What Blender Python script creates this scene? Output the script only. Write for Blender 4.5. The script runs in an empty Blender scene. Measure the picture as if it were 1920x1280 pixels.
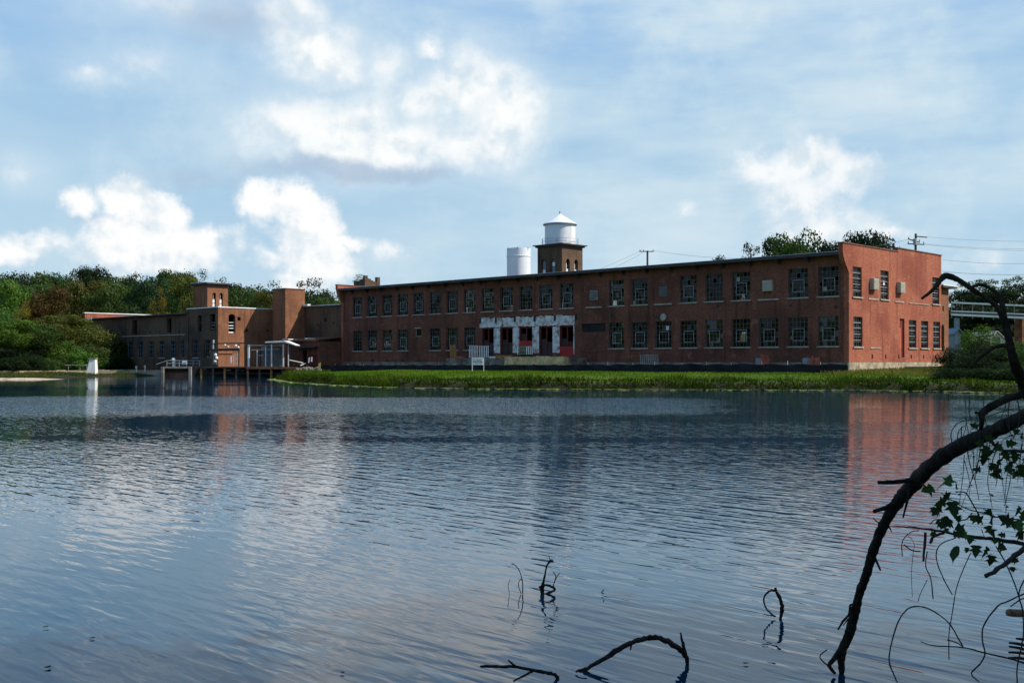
import bpy, math, random
import numpy as np
from mathutils import Vector, Matrix
R = math.radians
random.seed(7)
scene = bpy.context.scene
col = scene.collection
# ------------------------------------------------------------------ camera
F, HZ, CAMZ = 2048.0, 677.0, 2.0           # focal length in photo pixels, horizon row, eye height over the water
cd = bpy.data.cameras.new('camera'); cam = bpy.data.objects.new('camera', cd); col.objects.link(cam)
cd.sensor_width = 36.0; cd.lens = 36.0*F/1920.0
cd.shift_y = (HZ-640.0)/1920.0
cd.clip_start = 0.1; cd.clip_end = 6000
cam.location = (0, 0, CAMZ); cam.rotation_euler = (R(90), 0, 0)
scene.camera = cam
# ------------------------------------------------------------------ light
SUN = Vector((0.993, -0.12, 1.0)).normalized()      # towards the sun: right of the camera, 45 degrees up
world = bpy.data.worlds.new('World'); scene.world = world; world.use_nodes = True
sd_ = bpy.data.lights.new('sun', 'SUN'); sd_.energy = 5.0; sd_.angle = R(0.55); sd_.color = (1.0, 0.94, 0.84)
sun = bpy.data.objects.new('sun', sd_); col.objects.link(sun)
sun.rotation_euler = SUN.to_track_quat('Z', 'Y').to_euler(); sun.location = (60, -10, 60)
SKY_STRENGTH = 0.10
scene.view_settings.view_transform = 'Standard'; scene.view_settings.look = 'None'
scene.view_settings.exposure = 0.22; scene.view_settings.gamma = 1.0
scene.view_settings.use_curve_mapping = False
try:
    scene.cycles.max_bounces = 8; scene.cycles.diffuse_bounces = 3; scene.cycles.glossy_bounces = 4
    scene.cycles.transparent_max_bounces = 12; scene.cycles.caustics_reflective = False; scene.cycles.caustics_refractive = False
    scene.cycles.use_denoising = True
except Exception:
    pass

# ------------------------------------------------------------------ node helper
class NT:
    def __init__(s, tree): s.t = tree
    def __call__(s, typ, ins=None, **pr):
        n = s.t.nodes.new(typ)
        for k, v in pr.items(): setattr(n, k, v)
        for k, v in (ins or {}).items():
            sk = n.inputs[k]
            if isinstance(v, bpy.types.NodeSocket): s.t.links.new(v, sk)
            elif isinstance(v, bpy.types.Node): s.t.links.new(v.outputs[0], sk)
            else: sk.default_value = v
        return n
    def m(s, op, a, b=None, c=None, clamp=False):
        d = {0: a}
        if b is not None: d[1] = b
        if c is not None: d[2] = c
        n = s('ShaderNodeMath', d, operation=op); n.use_clamp = clamp
        return n.outputs[0]
    def v(s, op, a, b=None):
        d = {0: a}
        if b is not None: d[1] = b
        n = s('ShaderNodeVectorMath', d, operation=op)
        return n.outputs['Value'] if op in ('LENGTH', 'DOT_PRODUCT', 'DISTANCE') else n.outputs[0]
    def noise(s, vec, scale, detail=4, rough=0.55, out=0, dist=0.0):
        n = s('ShaderNodeTexNoise', {'Scale': scale, 'Detail': detail, 'Roughness': rough, 'Distortion': dist})
        if vec is not None: s.t.links.new(vec, n.inputs['Vector'])
        return n.outputs[out]
    def ramp(s, f, lo, hi, a=0.0, b=1.0, smooth=True):
        n = s('ShaderNodeMapRange', {0: f, 1: lo, 2: hi, 3: a, 4: b}, interpolation_type='SMOOTHSTEP' if smooth else 'LINEAR')
        return n.outputs[0]
    def mix(s, f, a, b, mode='MIX'):
        n = s('ShaderNodeMix', data_type='RGBA', blend_type=mode, clamp_factor=True)
        for k, v in ((0, f), (6, a), (7, b)):
            sk = n.inputs[k]
            if isinstance(v, bpy.types.NodeSocket): s.t.links.new(v, sk)
            elif k == 0: sk.default_value = v
            else: sk.default_value = tuple(v)+(1,) if len(v) == 3 else v
        return n.outputs[2]

# ------------------------------------------------------------------ sky with clouds
def build_sky():
    nt = world.node_tree; nt.nodes.clear(); N = NT(nt)
    sky = N('ShaderNodeTexSky', sky_type='NISHITA')
    sky.sun_disc = False; sky.sun_elevation = math.asin(SUN.z)
    sky.sun_rotation = math.atan2(SUN.x, SUN.y)
    sky.altitude = 60; sky.air_density = 1.0; sky.dust_density = 0.6; sky.ozone_density = 1.6
    g = N('ShaderNodeTexCoord').outputs['Generated']
    x, y, z = N('ShaderNodeSeparateXYZ', {0: g}).outputs
    az = N.m('MULTIPLY', N.m('ARCTAN2', x, y), 57.29578)
    el = N.m('MULTIPLY', N.m('ARCSINE', z), 57.29578)
    P = N('ShaderNodeCombineXYZ', {0: az, 1: el, 2: 0.0}).outputs[0]
    wob = N.v('SUBTRACT', N.noise(P, 0.30, 5, 0.6, out=1), (0.5, 0.5, 0.5))
    wob2 = N.v('SUBTRACT', N.noise(P, 1.1, 4, 0.6, out=1), (0.5, 0.5, 0.5))
    P2 = N.v('ADD', P, N.v('ADD', N.v('MULTIPLY', wob, (2.6, 1.8, 0)), N.v('MULTIPLY', wob2, (0.9, 0.8, 0))))
    fine = N.noise(P, 0.62, 9, 0.56)
    def ang(px, py):
        a = math.atan((px-960)/F)
        return math.degrees(a), math.degrees(math.atan((HZ-py)/F*math.cos(a)))
    def field(blobs):
        f = None
        for cx, cy, rx, ry, w in blobs:
            a, e = ang(cx, cy)
            l = N.v('LENGTH', N.v('MULTIPLY', N.v('SUBTRACT', P2, (a, e, 0)), (29.0/rx, 29.0/ry, 0)))
            b = N.m('MULTIPLY_ADD', l, -w, w)
            f = b if f is None else N.m('SMOOTH_MAX', f, b, 0.25)
        return f
    heap = [(145,385,42,36,1),(235,368,55,40,1.2),(295,400,60,42,1.2),(290,460,150,62,1.1),(395,440,60,40,.7),(60,470,80,34,.8),(10,480,50,30,.8),
            (495,372,52,38,1.1),(560,385,72,50,1.2),(580,440,80,65,1.3),(610,490,75,50,1.2),(660,458,55,22,.9),(560,520,60,40,.8),
            (500,480,60,30,.5),(740,470,50,25,.4)]
    big = [(560,235,110,60,1),(660,260,150,75,1.2),(750,270,110,60,1.1),(880,160,95,70,1.1),(950,220,80,95,1.1),(860,265,110,55,.9),
           (800,82,34,22,1),(545,25,75,45,1),(585,100,90,55,1.1),(640,130,60,40,.9),(720,120,55,50,.7),(800,185,65,42,.9),(690,190,60,30,.5),
           (180,145,40,18,.5),(40,325,45,25,.4),(330,10,150,35,.45),(260,110,70,25,.35)]
    right = [(1440,322,70,38,1),(1510,300,75,42,1.1),(1585,330,60,42,1),(1500,370,110,62,.8),(1545,420,120,45,.8),(1660,432,60,24,.8),(1280,400,60,16,.4),(1840,480,70,26,.5)]
    grey = [(640,318,210,24,1),(760,326,110,20,1),(370,330,110,26,.5),(420,40,130,45,.7),(225,418,90,14,.7)]
    def dens(blobs, lo, hi, amp):
        return N.ramp(N.m('ADD', field(blobs), N.m('MULTIPLY', N.m('SUBTRACT', fine, 0.5), amp)), lo, hi)
    dh = dens(heap, 0.10, 0.65, 1.05); db = dens(big, 0.02, 0.95, 0.85); fb = N.ramp(field(big), -0.45, 0.65, 0.0, 0.6); dr = dens(right, 0.06, 0.8, 1.0); dg = dens(grey, -0.05, 0.8, 0.5)
    # thin high veil and, away from the view, the same broken cumulus
    stre = N.v('MULTIPLY', P, (0.035, 0.13, 0))
    tilt = N('ShaderNodeVectorRotate', {'Vector': stre, 'Angle': R(14)}).outputs[0]
    veil = N.ramp(N.noise(tilt, 1.6, 6, 0.55), 0.30, 0.70)
    veil = N.m('MULTIPLY', veil, N.ramp(az, -16, 8, 0.35, 1.0))
    veil2 = N.m('MULTIPLY', N.ramp(N.noise(P, 0.16, 5, 0.6), 0.45, 0.72), 0.45)
    gen = N.noise(g, 3.4, 9, 0.6)
    away = N.m('MAXIMUM', N.ramp(N.m('ABSOLUTE', az), 27, 34), N.ramp(el, 34, 46))
    gd = N.m('MULTIPLY', N.ramp(gen, 0.57, 0.72), away)
    skyc = N.mix(N.ramp(el, 28, 75, 0.88, 0.25), sky.outputs[0], N.mix(N.ramp(el, 10, 30), (3.0, 5.0, 7.0), (1.25, 3.4, 7.6)))
    skyc = N.mix(N.ramp(el, 0, 20, 0.55, 0.0), skyc, (4.4, 5.9, 6.9))
    veil = N.m('MULTIPLY', N.m('ADD', veil, veil2, clamp=True), N.ramp(el, 16, 27, 1.0, 0.15))
    c = N.mix(veil, skyc, (5.6, 6.8, 7.5))
    f2 = N.noise(N.v('ADD', P, (0.55, 0.7, 0)), 0.62, 6, 0.5)
    sh = N.m('ADD', N.m('MULTIPLY', N.m('SUBTRACT', fine, f2), 0.95), N.m('MULTIPLY', N.noise(P2, 0.5, 4, 0.5), 1.0))
    wh = N.mix(N.ramp(sh, 0.18, 0.62), (5.9, 6.8, 7.5), (8.6, 8.7, 8.6))
    c = N.mix(fb, c, (5.9, 7.0, 7.8))
    c = N.mix(N.m('MULTIPLY', db, 0.95), c, wh)
    c = N.mix(N.m('MULTIPLY', dg, 0.78), c, (3.4, 4.5, 5.9))
    wl = N.mix(N.ramp(sh, 0.18, 0.58), (6.2, 7.0, 7.6), (8.9, 8.85, 8.75))
    c = N.mix(N.m('MULTIPLY', dh, 0.95), c, wl)
    c = N.mix(N.m('MULTIPLY', dr, 0.80), c, wl)
    c = N.mix(N.m('MULTIPLY', gd, 0.8), c, wh)
    bg = N('ShaderNodeBackground', {'Color': c, 'Strength': SKY_STRENGTH})
    out = N('ShaderNodeOutputWorld', {0: bg.outputs[0]})
build_sky()
world.cycles.sampling_method = 'MANUAL'; world.cycles.sample_map_resolution = 512

# ------------------------------------------------------------------ mesh and object helpers
def tag(o, label=None, cat=None, group=None, kind=None):
    if label: o['label'] = label
    if cat: o['category'] = cat
    if group: o['group'] = group
    if kind: o['kind'] = kind
    return o
def at(px, py, Y): return Vector(((px-960.0)/F*Y, Y, CAMZ+(HZ-py)/F*Y))
def link(name, me, parent=None, mat=None):
    if mat is not None and not me.materials: me.materials.append(mat)
    o = bpy.data.objects.new(name, me); col.objects.link(o)
    if parent is not None: o.parent = parent
    return o
class MB:
    def __init__(s): s.v = []; s.f = []
    def add(s, vs, fs):
        b = len(s.v); s.v += [tuple(p) for p in vs]; s.f += [tuple(i+b for i in f) for f in fs]; return s
    def quad(s, a, b, c, d): return s.add((a, b, c, d), ((0, 1, 2, 3),))
    def box(s, x0, x1, y0, y1, z0, z1):
        return s.add([(x0,y0,z0),(x1,y0,z0),(x1,y1,z0),(x0,y1,z0),(x0,y0,z1),(x1,y0,z1),(x1,y1,z1),(x0,y1,z1)],
                     [(3,2,1,0),(4,5,6,7),(0,1,5,4),(1,2,6,5),(2,3,7,6),(3,0,4,7)])
    def beam(s, a, b, w, h=None):
        a, b = Vector(a), Vector(b); h = h or w; d = (b-a).normalized()
        up = Vector((0,0,1)) if abs(d.z) < .95 else Vector((1,0,0))
        u = d.cross(up).normalized()*w/2; v = u.normalized().cross(d).normalized()*h/2
        vs = [p+su*u+sv*v for p in (a, b) for su, sv in ((-1,-1),(1,-1),(1,1),(-1,1))]
        return s.add(vs, [(3,2,1,0),(4,5,6,7),(0,1,5,4),(1,2,6,5),(2,3,7,6),(3,0,4,7)])
    def prism(s, poly, fn, h0, h1):
        n = len(poly)
        return s.add([fn(a, b, h) for h in (h0, h1) for a, b in poly],
                     [tuple(range(n))[::-1], tuple(range(n, 2*n))]+[(i, (i+1)%n, n+(i+1)%n, n+i) for i in range(n)])
    def lathe(s, prof, n=32, c=(0,0,0), cap=True):
        vs = []; fs = []
        for r, z in prof:
            vs += [(c[0]+r*math.cos(2*math.pi*i/n), c[1]+r*math.sin(2*math.pi*i/n), c[2]+z) for i in range(n)]
        for k in range(len(prof)-1):
            fs += [(k*n+i, k*n+(i+1)%n, (k+1)*n+(i+1)%n, (k+1)*n+i) for i in range(n)]
        if cap: fs += [tuple(range(n))[::-1], tuple((len(prof)-1)*n+i for i in range(n))]
        return s.add(vs, fs)
    def tube(s, pts, rad, n=8, rough=0.0, seed=0):
        pts = [Vector(p) for p in pts]; rg = random.Random(seed)
        if not hasattr(rad, '__len__'): rad = [rad]*len(pts)
        vs = []; fs = []; prev = None
        for i, p in enumerate(pts):
            d = (pts[min(i+1, len(pts)-1)]-pts[max(i-1, 0)]).normalized()
            if prev is None:
                u = d.cross(Vector((0,0,1)) if abs(d.z) < .9 else Vector((1,0,0))).normalized()
            else:
                u = (prev-d*prev.dot(d)); u = u.normalized() if u.length > 1e-6 else prev
            prev = u; w = d.cross(u)
            for k in range(n):
                a = 2*math.pi*k/n; r = rad[i]*(1+rg.uniform(-rough, rough))
                vs.append(p+u*math.cos(a)*r+w*math.sin(a)*r)
        for i in range(len(pts)-1):
            fs += [(i*n+k, i*n+(k+1)%n, (i+1)*n+(k+1)%n, (i+1)*n+k) for k in range(n)]
        fs += [tuple(range(n))[::-1], tuple((len(pts)-1)*n+k for k in range(n))]
        return s.add(vs, fs)
    def mesh(s, name, smooth=False):
        me = bpy.data.meshes.new(name); me.from_pydata(s.v, [], s.f); me.update()
        if smooth: me.polygons.foreach_set('use_smooth', [True]*len(me.polygons))
        return me
    def build(s, name, mat, parent=None, smooth=False, off=None):
        if off is None and parent is not None and 'mf' in OFF.get(parent.name, {}): off = OFF[parent.name]['mf']
        if off is not None:
            ox, oy, oz = off; s.v = [(x-ox, y-oy, z-oz) for x, y, z in s.v]
        return link(name, s.mesh(name, smooth), parent, mat)
OFF = {}
def empty(name, loc, rz=0.0):
    o = bpy.data.objects.new(name, None); col.objects.link(o); o.location = loc; o.rotation_euler = (0, 0, rz); o.empty_display_size = 0.5
    return o
def world_root(name, loc):
    """a thing at loc whose parts are given in world coordinates"""
    o = empty(name, loc); OFF[o.name] = {'mf': tuple(loc)}; return o
# the mill's own axes: x = -t (t runs along the long front, away to the left), y = s (into the building)
D1 = Vector((-0.7225, 0.6914)); D2 = Vector((0.6914, 0.7225)); CX, CY = 29.0, 94.0
MANG = math.atan2(-0.6914, 0.7225)
def mw(t, s, z=0.0): return Vector((CX+D1.x*t+D2.x*s, CY+D1.y*t+D2.y*s, z))
def mill_root(name, t, s, z):
    o = empty(name, mw(t, s, z), MANG); OFF[o.name] = {'mf': (-t, s, z)}; return o
def np_mesh(name, verts, faces_flat, nper, mat, kind=None, parent=None, smooth=False, colors=None):
    me = bpy.data.meshes.new(name); nv = len(verts); nf = len(faces_flat)//nper
    me.vertices.add(nv); me.vertices.foreach_set('co', np.asarray(verts, np.float32).ravel())
    me.loops.add(nf*nper); me.loops.foreach_set('vertex_index', np.asarray(faces_flat, np.int32))
    me.polygons.add(nf); me.polygons.foreach_set('loop_start', np.arange(nf, dtype=np.int32)*nper)
    me.update(calc_edges=True)
    if smooth: me.polygons.foreach_set('use_smooth', np.ones(nf, bool))
    if colors is not None:
        a = me.color_attributes.new('tint', 'FLOAT_COLOR', 'POINT'); a.data.foreach_set('color', np.asarray(colors, np.float32).ravel())
    me.materials.append(mat); return me
# ------------------------------------------------------------------ materials
def new_mat(name):
    m = bpy.data.materials.new(name); m.use_nodes = True; m.node_tree.nodes.clear(); return m, NT(m.node_tree)
def finish(N, color, rough=0.8, metallic=0.0, normal=None, spec=0.3, **kw):
    d = {'Base Color': color if isinstance(color, bpy.types.NodeSocket) else tuple(color)+(1,), 'Roughness': rough, 'Metallic': metallic, 'Specular IOR Level': spec}
    if normal is not None: d['Normal'] = normal
    p = N('ShaderNodeBsdfPrincipled', d); N('ShaderNodeOutputMaterial', {0: p.outputs[0]}); return p
def plain(name, c, rough=0.75, var=0.25, scale=1.2, metallic=0.0, spec=0.3, dirt=None, streak=False):
    m, N = new_mat(name); P = N('ShaderNodeTexCoord').outputs['Object']
    if streak: P2 = N.v('MULTIPLY', P, (1, 1, 0.15))
    else: P2 = P
    a = N.noise(P2, scale, 5, 0.65); f = N.ramp(a, 0.3, 0.7)
    lo = tuple(v*(1-var) for v in c); hi = tuple(min(1, v*(1+var)) for v in c)
    colr = N.mix(f, lo, hi)
    if dirt: colr = N.mix(N.ramp(N.noise(P2, scale*0.6, 6, 0.7), 0.52, 0.68), colr, dirt)
    b = N('ShaderNodeBump', {'Strength': 0.25, 'Distance': 0.02, 'Height': N.noise(P, scale*9, 4)})
    finish(N, colr, rough, metallic, b.outputs[0], spec); return m
def brick_mat(name, c1, c2, mortar, stain, pale, stain_amt=0.5, pale_amt=0.3, repair=None):
    m, N = new_mat(name); P = N('ShaderNodeTexCoord').outputs['Object']
    x, y, z = N('ShaderNodeSeparateXYZ', {0: P}).outputs
    uv = N('ShaderNodeCombineXYZ', {0: N.m('ADD', x, y), 1: z, 2: 0.0}).outputs[0]
    b = N('ShaderNodeTexBrick', {'Vector': uv, 'Color1': c1+(1,), 'Color2': c2+(1,), 'Mortar': mortar+(1,), 'Scale': 1.0, 'Mortar Size': 0.006, 'Bias': -0.1, 'Brick Width': 0.22, 'Row Height': 0.075})
    c = b.outputs[0]
    big = N.noise(uv, 0.16, 5, 0.62); mid = N.noise(uv, 0.9, 5, 0.65); fine = N.noise(uv, 5.5, 3, 0.7)
    c = N.mix(N.m('MULTIPLY', N.ramp(big, 0.42, 0.62), stain_amt), c, stain)
    c = N.mix(N.m('MULTIPLY', N.ramp(mid, 0.55, 0.72), pale_amt), c, pale)
    strv = N.v('MULTIPLY', uv, (1.3, 0.10, 1))
    c = N.mix(N.m('MULTIPLY', N.ramp(N.noise(strv, 1.0, 5, 0.6), 0.50, 0.72), 0.65), c, tuple(v*0.45 for v in stain))
    c = N.mix(N.ramp(fine, 0.3, 0.7, 0.0, 0.75), c, N.mix(1.0, c, (0.50, 0.48, 0.48), 'MULTIPLY'))
    bp = N('ShaderNodeBump', {'Strength': 0.5, 'Distance': 0.01, 'Height': b.outputs['Fac']}, invert=True)
    finish(N, c, 0.9, 0, bp.outputs[0], 0.2); return m
M = {}
M['brick'] = brick_mat('mill_brick_shaded', (0.285, 0.090, 0.052), (0.175, 0.056, 0.037), (0.22, 0.16, 0.12), (0.115, 0.046, 0.033), (0.36, 0.16, 0.105), 0.7, 0.75)  # mill front brick, darkened in colour to deepen its shade
M['brick_sunlit'] = brick_mat('mill_brick_sunlit', (0.48, 0.135, 0.070), (0.35, 0.088, 0.050), (0.45, 0.26, 0.165), (0.27, 0.068, 0.043), (0.52, 0.23, 0.125), 0.8, 0.65)  # same mill's brick in a brighter colour for walls in sun
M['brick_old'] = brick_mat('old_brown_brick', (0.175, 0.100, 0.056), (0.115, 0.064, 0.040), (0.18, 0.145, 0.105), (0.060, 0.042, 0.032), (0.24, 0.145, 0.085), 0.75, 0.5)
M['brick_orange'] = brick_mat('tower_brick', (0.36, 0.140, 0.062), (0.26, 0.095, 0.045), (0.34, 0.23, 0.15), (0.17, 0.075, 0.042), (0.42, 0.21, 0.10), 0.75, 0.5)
M['stone'] = plain('foundation_stone', (0.36, 0.29, 0.19), 0.9, 0.4, 1.6, dirt=(0.16, 0.14, 0.10))
M['concrete'] = plain('weathered_concrete', (0.32, 0.26, 0.18), 0.9, 0.3, 0.9, dirt=(0.14, 0.12, 0.09))
M['dock_concrete'] = plain('dark_dock_concrete', (0.20, 0.17, 0.13), 0.9, 0.4, 1.2, dirt=(0.07, 0.06, 0.05))
M['tan_concrete'] = plain('tan_concrete', (0.66, 0.46, 0.22), 0.9, 0.3, 1.5, dirt=(0.38, 0.22, 0.09))
M['sill'] = plain('limestone_sill', (0.34, 0.29, 0.23), 0.85, 0.25, 1.5)
M['whitewash'] = plain('peeling_whitewash', (0.62, 0.60, 0.56), 0.9, 0.12, 2.0)
def whitewash():
    m, N = new_mat('peeling_whitewash'); P = N('ShaderNodeTexCoord').outputs['Object']
    c = N.mix(N.ramp(N.noise(P, 1.6, 6, 0.7), 0.35, 0.65), (0.52, 0.52, 0.50), (0.80, 0.78, 0.73))
    c = N.mix(N.ramp(N.noise(P, 1.4, 9, 0.75), 0.46, 0.63), c, (0.24, 0.10, 0.075))
    c = N.mix(N.ramp(N.noise(N.v('MULTIPLY', P, (1, 1, .3)), 2.6, 6, 0.7), 0.58, 0.68), c, (0.22, 0.23, 0.26))
    finish(N, c, 0.9, 0, None, 0.2); return m
M['whitewash'] = whitewash()
M['white'] = plain('white_paint', (0.78, 0.77, 0.74), 0.5, 0.08, 0.8, dirt=(0.62, 0.58, 0.50), streak=True)
M['tank'] = plain('tank_white_paint', (0.74, 0.76, 0.78), 0.45, 0.06, 0.8, dirt=(0.62, 0.62, 0.60), streak=True)
M['cream'] = plain('cream_paint', (0.66, 0.60, 0.48), 0.7, 0.15, 2.0, dirt=(0.30, 0.22, 0.14))
M['steel'] = plain('dark_window_steel', (0.13, 0.13, 0.13), 0.6, 0.3, 3)
M['sash'] = plain('pale_sash_steel', (0.30, 0.30, 0.29), 0.6, 0.3, 3)
M['roof'] = plain('dark_roofing', (0.06, 0.06, 0.07), 0.8, 0.3, 0.5)
M['fascia'] = plain('dark_fascia', (0.055, 0.05, 0.055), 0.7, 0.3, 0.7)
M['pale_edge'] = plain('pale_edge_metal', (0.50, 0.52, 0.55), 0.45, 0.2, 0.5, metallic=0.2)
M['coping'] = plain('pale_coping', (0.72, 0.70, 0.66), 0.7, 0.15, 0.8)
M['cop_brick'] = plain('dark_coping_tile', (0.16, 0.07, 0.05), 0.8, 0.3, 1.0)
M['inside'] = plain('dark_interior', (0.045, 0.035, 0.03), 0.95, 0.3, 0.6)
M['red'] = plain('red_door_paint', (0.36, 0.022, 0.022), 0.6, 0.2, 1.2, dirt=(0.16, 0.02, 0.02))
M['red_dark'] = plain('dark_red_door_paint', (0.13, 0.016, 0.014), 0.7, 0.25, 1.2)
M['rust_red'] = plain('rusty_red_sheet', (0.42, 0.10, 0.05), 0.8, 0.3, 1.0, dirt=(0.20, 0.06, 0.035))
M['grey_door'] = plain('grey_steel_door', (0.30, 0.31, 0.33), 0.6, 0.15, 1.2, dirt=(0.18, 0.17, 0.16))
M['ac'] = plain('air_conditioner_case', (0.38, 0.36, 0.29), 0.6, 0.15, 2.0, dirt=(0.30, 0.26, 0.18))
M['ac_dark'] = plain('air_conditioner_grille', (0.10, 0.10, 0.095), 0.7, 0.3, 6.0)
M['black_cloth'] = plain('black_silt_cloth', (0.012, 0.012, 0.013), 0.85, 0.4, 0.6)
M['stake'] = plain('pale_wood_stake', (0.62, 0.55, 0.43), 0.8, 0.2, 2.0)
M['pallet'] = plain('bleached_pallet_wood', (0.80, 0.77, 0.70), 0.85, 0.12, 2.0)
M['pallet_green'] = plain('green_pallet_paint', (0.05, 0.30, 0.12), 0.8, 0.25, 2.0)
M['wood'] = plain('weathered_brown_wood', (0.36, 0.17, 0.06), 0.85, 0.35, 1.6)
M['old_wood'] = plain('dark_creosoted_timber', (0.045, 0.035, 0.028), 0.9, 0.4, 1.2)
M['plank'] = plain('grey_plank', (0.30, 0.26, 0.21), 0.9, 0.3, 1.2)
M['rusty'] = plain('rusty_steel', (0.17, 0.075, 0.04), 0.8, 0.4, 1.5)
M['grey_metal'] = plain('grey_metal', (0.30, 0.32, 0.34), 0.5, 0.2, 1.0, metallic=0.3)
M['pole'] = plain('utility_pole_wood', (0.09, 0.07, 0.055), 0.9, 0.3, 1.0)
M['wire'] = plain('wire', (0.10, 0.10, 0.11), 0.6, 0.1, 1.0)
M['wire_far'] = plain('pale_wire', (0.32, 0.33, 0.35), 0.5, 0.1, 1.0)
M['ink'] = plain('sign_ink', (0.03, 0.03, 0.035), 0.7, 0.1, 1.0)
M['sign'] = plain('sign_white', (0.82, 0.82, 0.80), 0.5, 0.04, 1.0)
def bark():
    m, N = new_mat('dark_dead_wood'); P = N('ShaderNodeTexCoord').outputs['Object']  # bark colour taken near black to deepen the limbs' shade
    n1 = N.noise(P, 22, 6, 0.7); n2 = N.noise(P, 5, 4, 0.6)
    c = N.mix(N.ramp(n1, 0.38, 0.66), (0.010, 0.008, 0.006), (0.040, 0.030, 0.022)); c = N.mix(N.ramp(n2, 0.55, 0.75), c, (0.055, 0.046, 0.036))
    bp = N('ShaderNodeBump', {'Strength': 0.9, 'Distance': 0.012, 'Height': N.m('ADD', n1, N.m('MULTIPLY', n2, 1.5))})
    finish(N, c, 0.9, 0, bp.outputs[0], 0.15); return m
M['bark_dark'] = bark()
M['vine'] = plain('vine_stem', (0.035, 0.026, 0.020), 0.8, 0.4, 10)
M['trunk'] = plain('tree_bark', (0.085, 0.065, 0.05), 0.95, 0.35, 2)
M['sand'] = plain('pale_sand', (0.46, 0.38, 0.26), 0.95, 0.2, 0.7, dirt=(0.18, 0.14, 0.08))
M['house'] = plain('pale_clapboard', (0.62, 0.58, 0.54), 0.8, 0.1, 1)
M['pinkroof'] = plain('pale_pink_roofing', (0.62, 0.50, 0.46), 0.8, 0.15, 1)
M['blue_grey'] = plain('blue_grey_cladding', (0.22, 0.27, 0.31), 0.7, 0.15, 1)
def glass_mat(name, tint, refl=1.0, rough=0.03):
    m, N = new_mat(name); P = N('ShaderNodeTexCoord').outputs['Object']
    fr = N('ShaderNodeFresnel', {'IOR': 1.52})
    t = N('ShaderNodeBsdfTransparent', {'Color': tint+(1,)}); gl = N('ShaderNodeBsdfGlossy', {'Color': (0.9*refl, 0.92*refl, 0.95*refl, 1), 'Roughness': rough})
    d = N('ShaderNodeBsdfDiffuse', {'Color': (0.05, 0.05, 0.05, 1)})
    a = N('ShaderNodeMixShader', {0: N.ramp(N.noise(P, 1.3, 4), 0.45, 0.75, 0.0, 0.12), 1: t.outputs[0], 2: d.outputs[0]})
    b = N('ShaderNodeMixShader', {0: fr.outputs[0], 1: a.outputs[0], 2: gl.outputs[0]})
    N('ShaderNodeOutputMaterial', {0: b.outputs[0]}); return m
M['glass'] = glass_mat('old_window_glass', (0.30, 0.33, 0.33), 0.5)
M['glass_bright'] = glass_mat('clean_window_glass', (0.30, 0.33, 0.33), 1.0)
M['glass_dirty'] = glass_mat('grimy_window_glass', (0.30, 0.31, 0.30), 0.5, 0.18)
def leaf_mat(name, c, c2, trans=0.3, var_scale=0.35):
    m, N = new_mat(name)
    tc = N('ShaderNodeTexCoord').outputs['Object']; oi = N('ShaderNodeObjectInfo')
    geo = N('ShaderNodeNewGeometry').outputs['Position']
    f = N.ramp(N.noise(geo, var_scale, 4, 0.6), 0.35, 0.68)
    k = N.mix(f, c, c2)
    fine = N.noise(geo, 2.4, 2, 0.6)
    k = N.mix(N.ramp(fine, 0.35, 0.7, 0, 0.5), k, tuple(v*0.55 for v in c))
    k = N('ShaderNodeHueSaturation', {'Hue': N.ramp(oi.outputs['Random'], 0, 1, 0.485, 0.515, False), 'Saturation': 1.0, 'Value': N.ramp(oi.outputs['Random'], 0, 1, 0.82, 1.2, False), 'Fac': 1.0, 'Color': k}).outputs[0]
    d = N('ShaderNodeBsdfDiffuse', {'Color': k, 'Roughness': 0.6}); t = N('ShaderNodeBsdfTranslucent', {'Color': k})
    gl = N('ShaderNodeBsdfGlossy', {'Color': (1, 1, 1, 1), 'Roughness': 0.5})
    a = N('ShaderNodeMixShader', {0: trans, 1: d.outputs[0], 2: t.outputs[0]})
    b = N('ShaderNodeMixShader', {0: 0.008, 1: a.outputs[0], 2: gl.outputs[0]})
    N('ShaderNodeOutputMaterial', {0: b.outputs[0]}); return m
L = {}
L['green'] = leaf_mat('leaf_mid_green', (0.0486, 0.1017, 0.0195), (0.0796, 0.1326, 0.0265))
L['dark'] = leaf_mat('leaf_dark_green', (0.0150, 0.0313, 0.0109), (0.0272, 0.0490, 0.0136))
L['olive'] = leaf_mat('leaf_olive', (0.0840, 0.1017, 0.0177), (0.1238, 0.1193, 0.0195))
L['rust'] = leaf_mat('leaf_turning_rust', (0.1061, 0.0637, 0.0159), (0.0972, 0.0928, 0.0177))
L['yellow'] = leaf_mat('leaf_turning_yellow', (0.2122, 0.1459, 0.0177), (0.1503, 0.1326, 0.0195))
L['bright'] = leaf_mat('leaf_bright_green', (0.0751, 0.1680, 0.0195), (0.1149, 0.2033, 0.0265))
L['teal'] = leaf_mat('leaf_blue_green', (0.0309, 0.0796, 0.0300), (0.0486, 0.1017, 0.0319))
L['near'] = leaf_mat('leaf_near_vine', (0.045, 0.110, 0.025), (0.090, 0.170, 0.035), 0.4, 6.0)
L['near_dark'] = leaf_mat('leaf_near_dark', (0.022, 0.050, 0.014), (0.040, 0.080, 0.018), 0.25, 6.0)
def grass_mat():
    m, N = new_mat('grass_blades'); a = N('ShaderNodeVertexColor', layer_name='tint')
    d = N('ShaderNodeBsdfDiffuse', {'Color': a.outputs[0], 'Roughness': 0.6}); t = N('ShaderNodeBsdfTranslucent', {'Color': a.outputs[0]})
    b = N('ShaderNodeMixShader', {0: 0.35, 1: d.outputs[0], 2: t.outputs[0]}); N('ShaderNodeOutputMaterial', {0: b.outputs[0]}); return m
M['grass'] = grass_mat()
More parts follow.
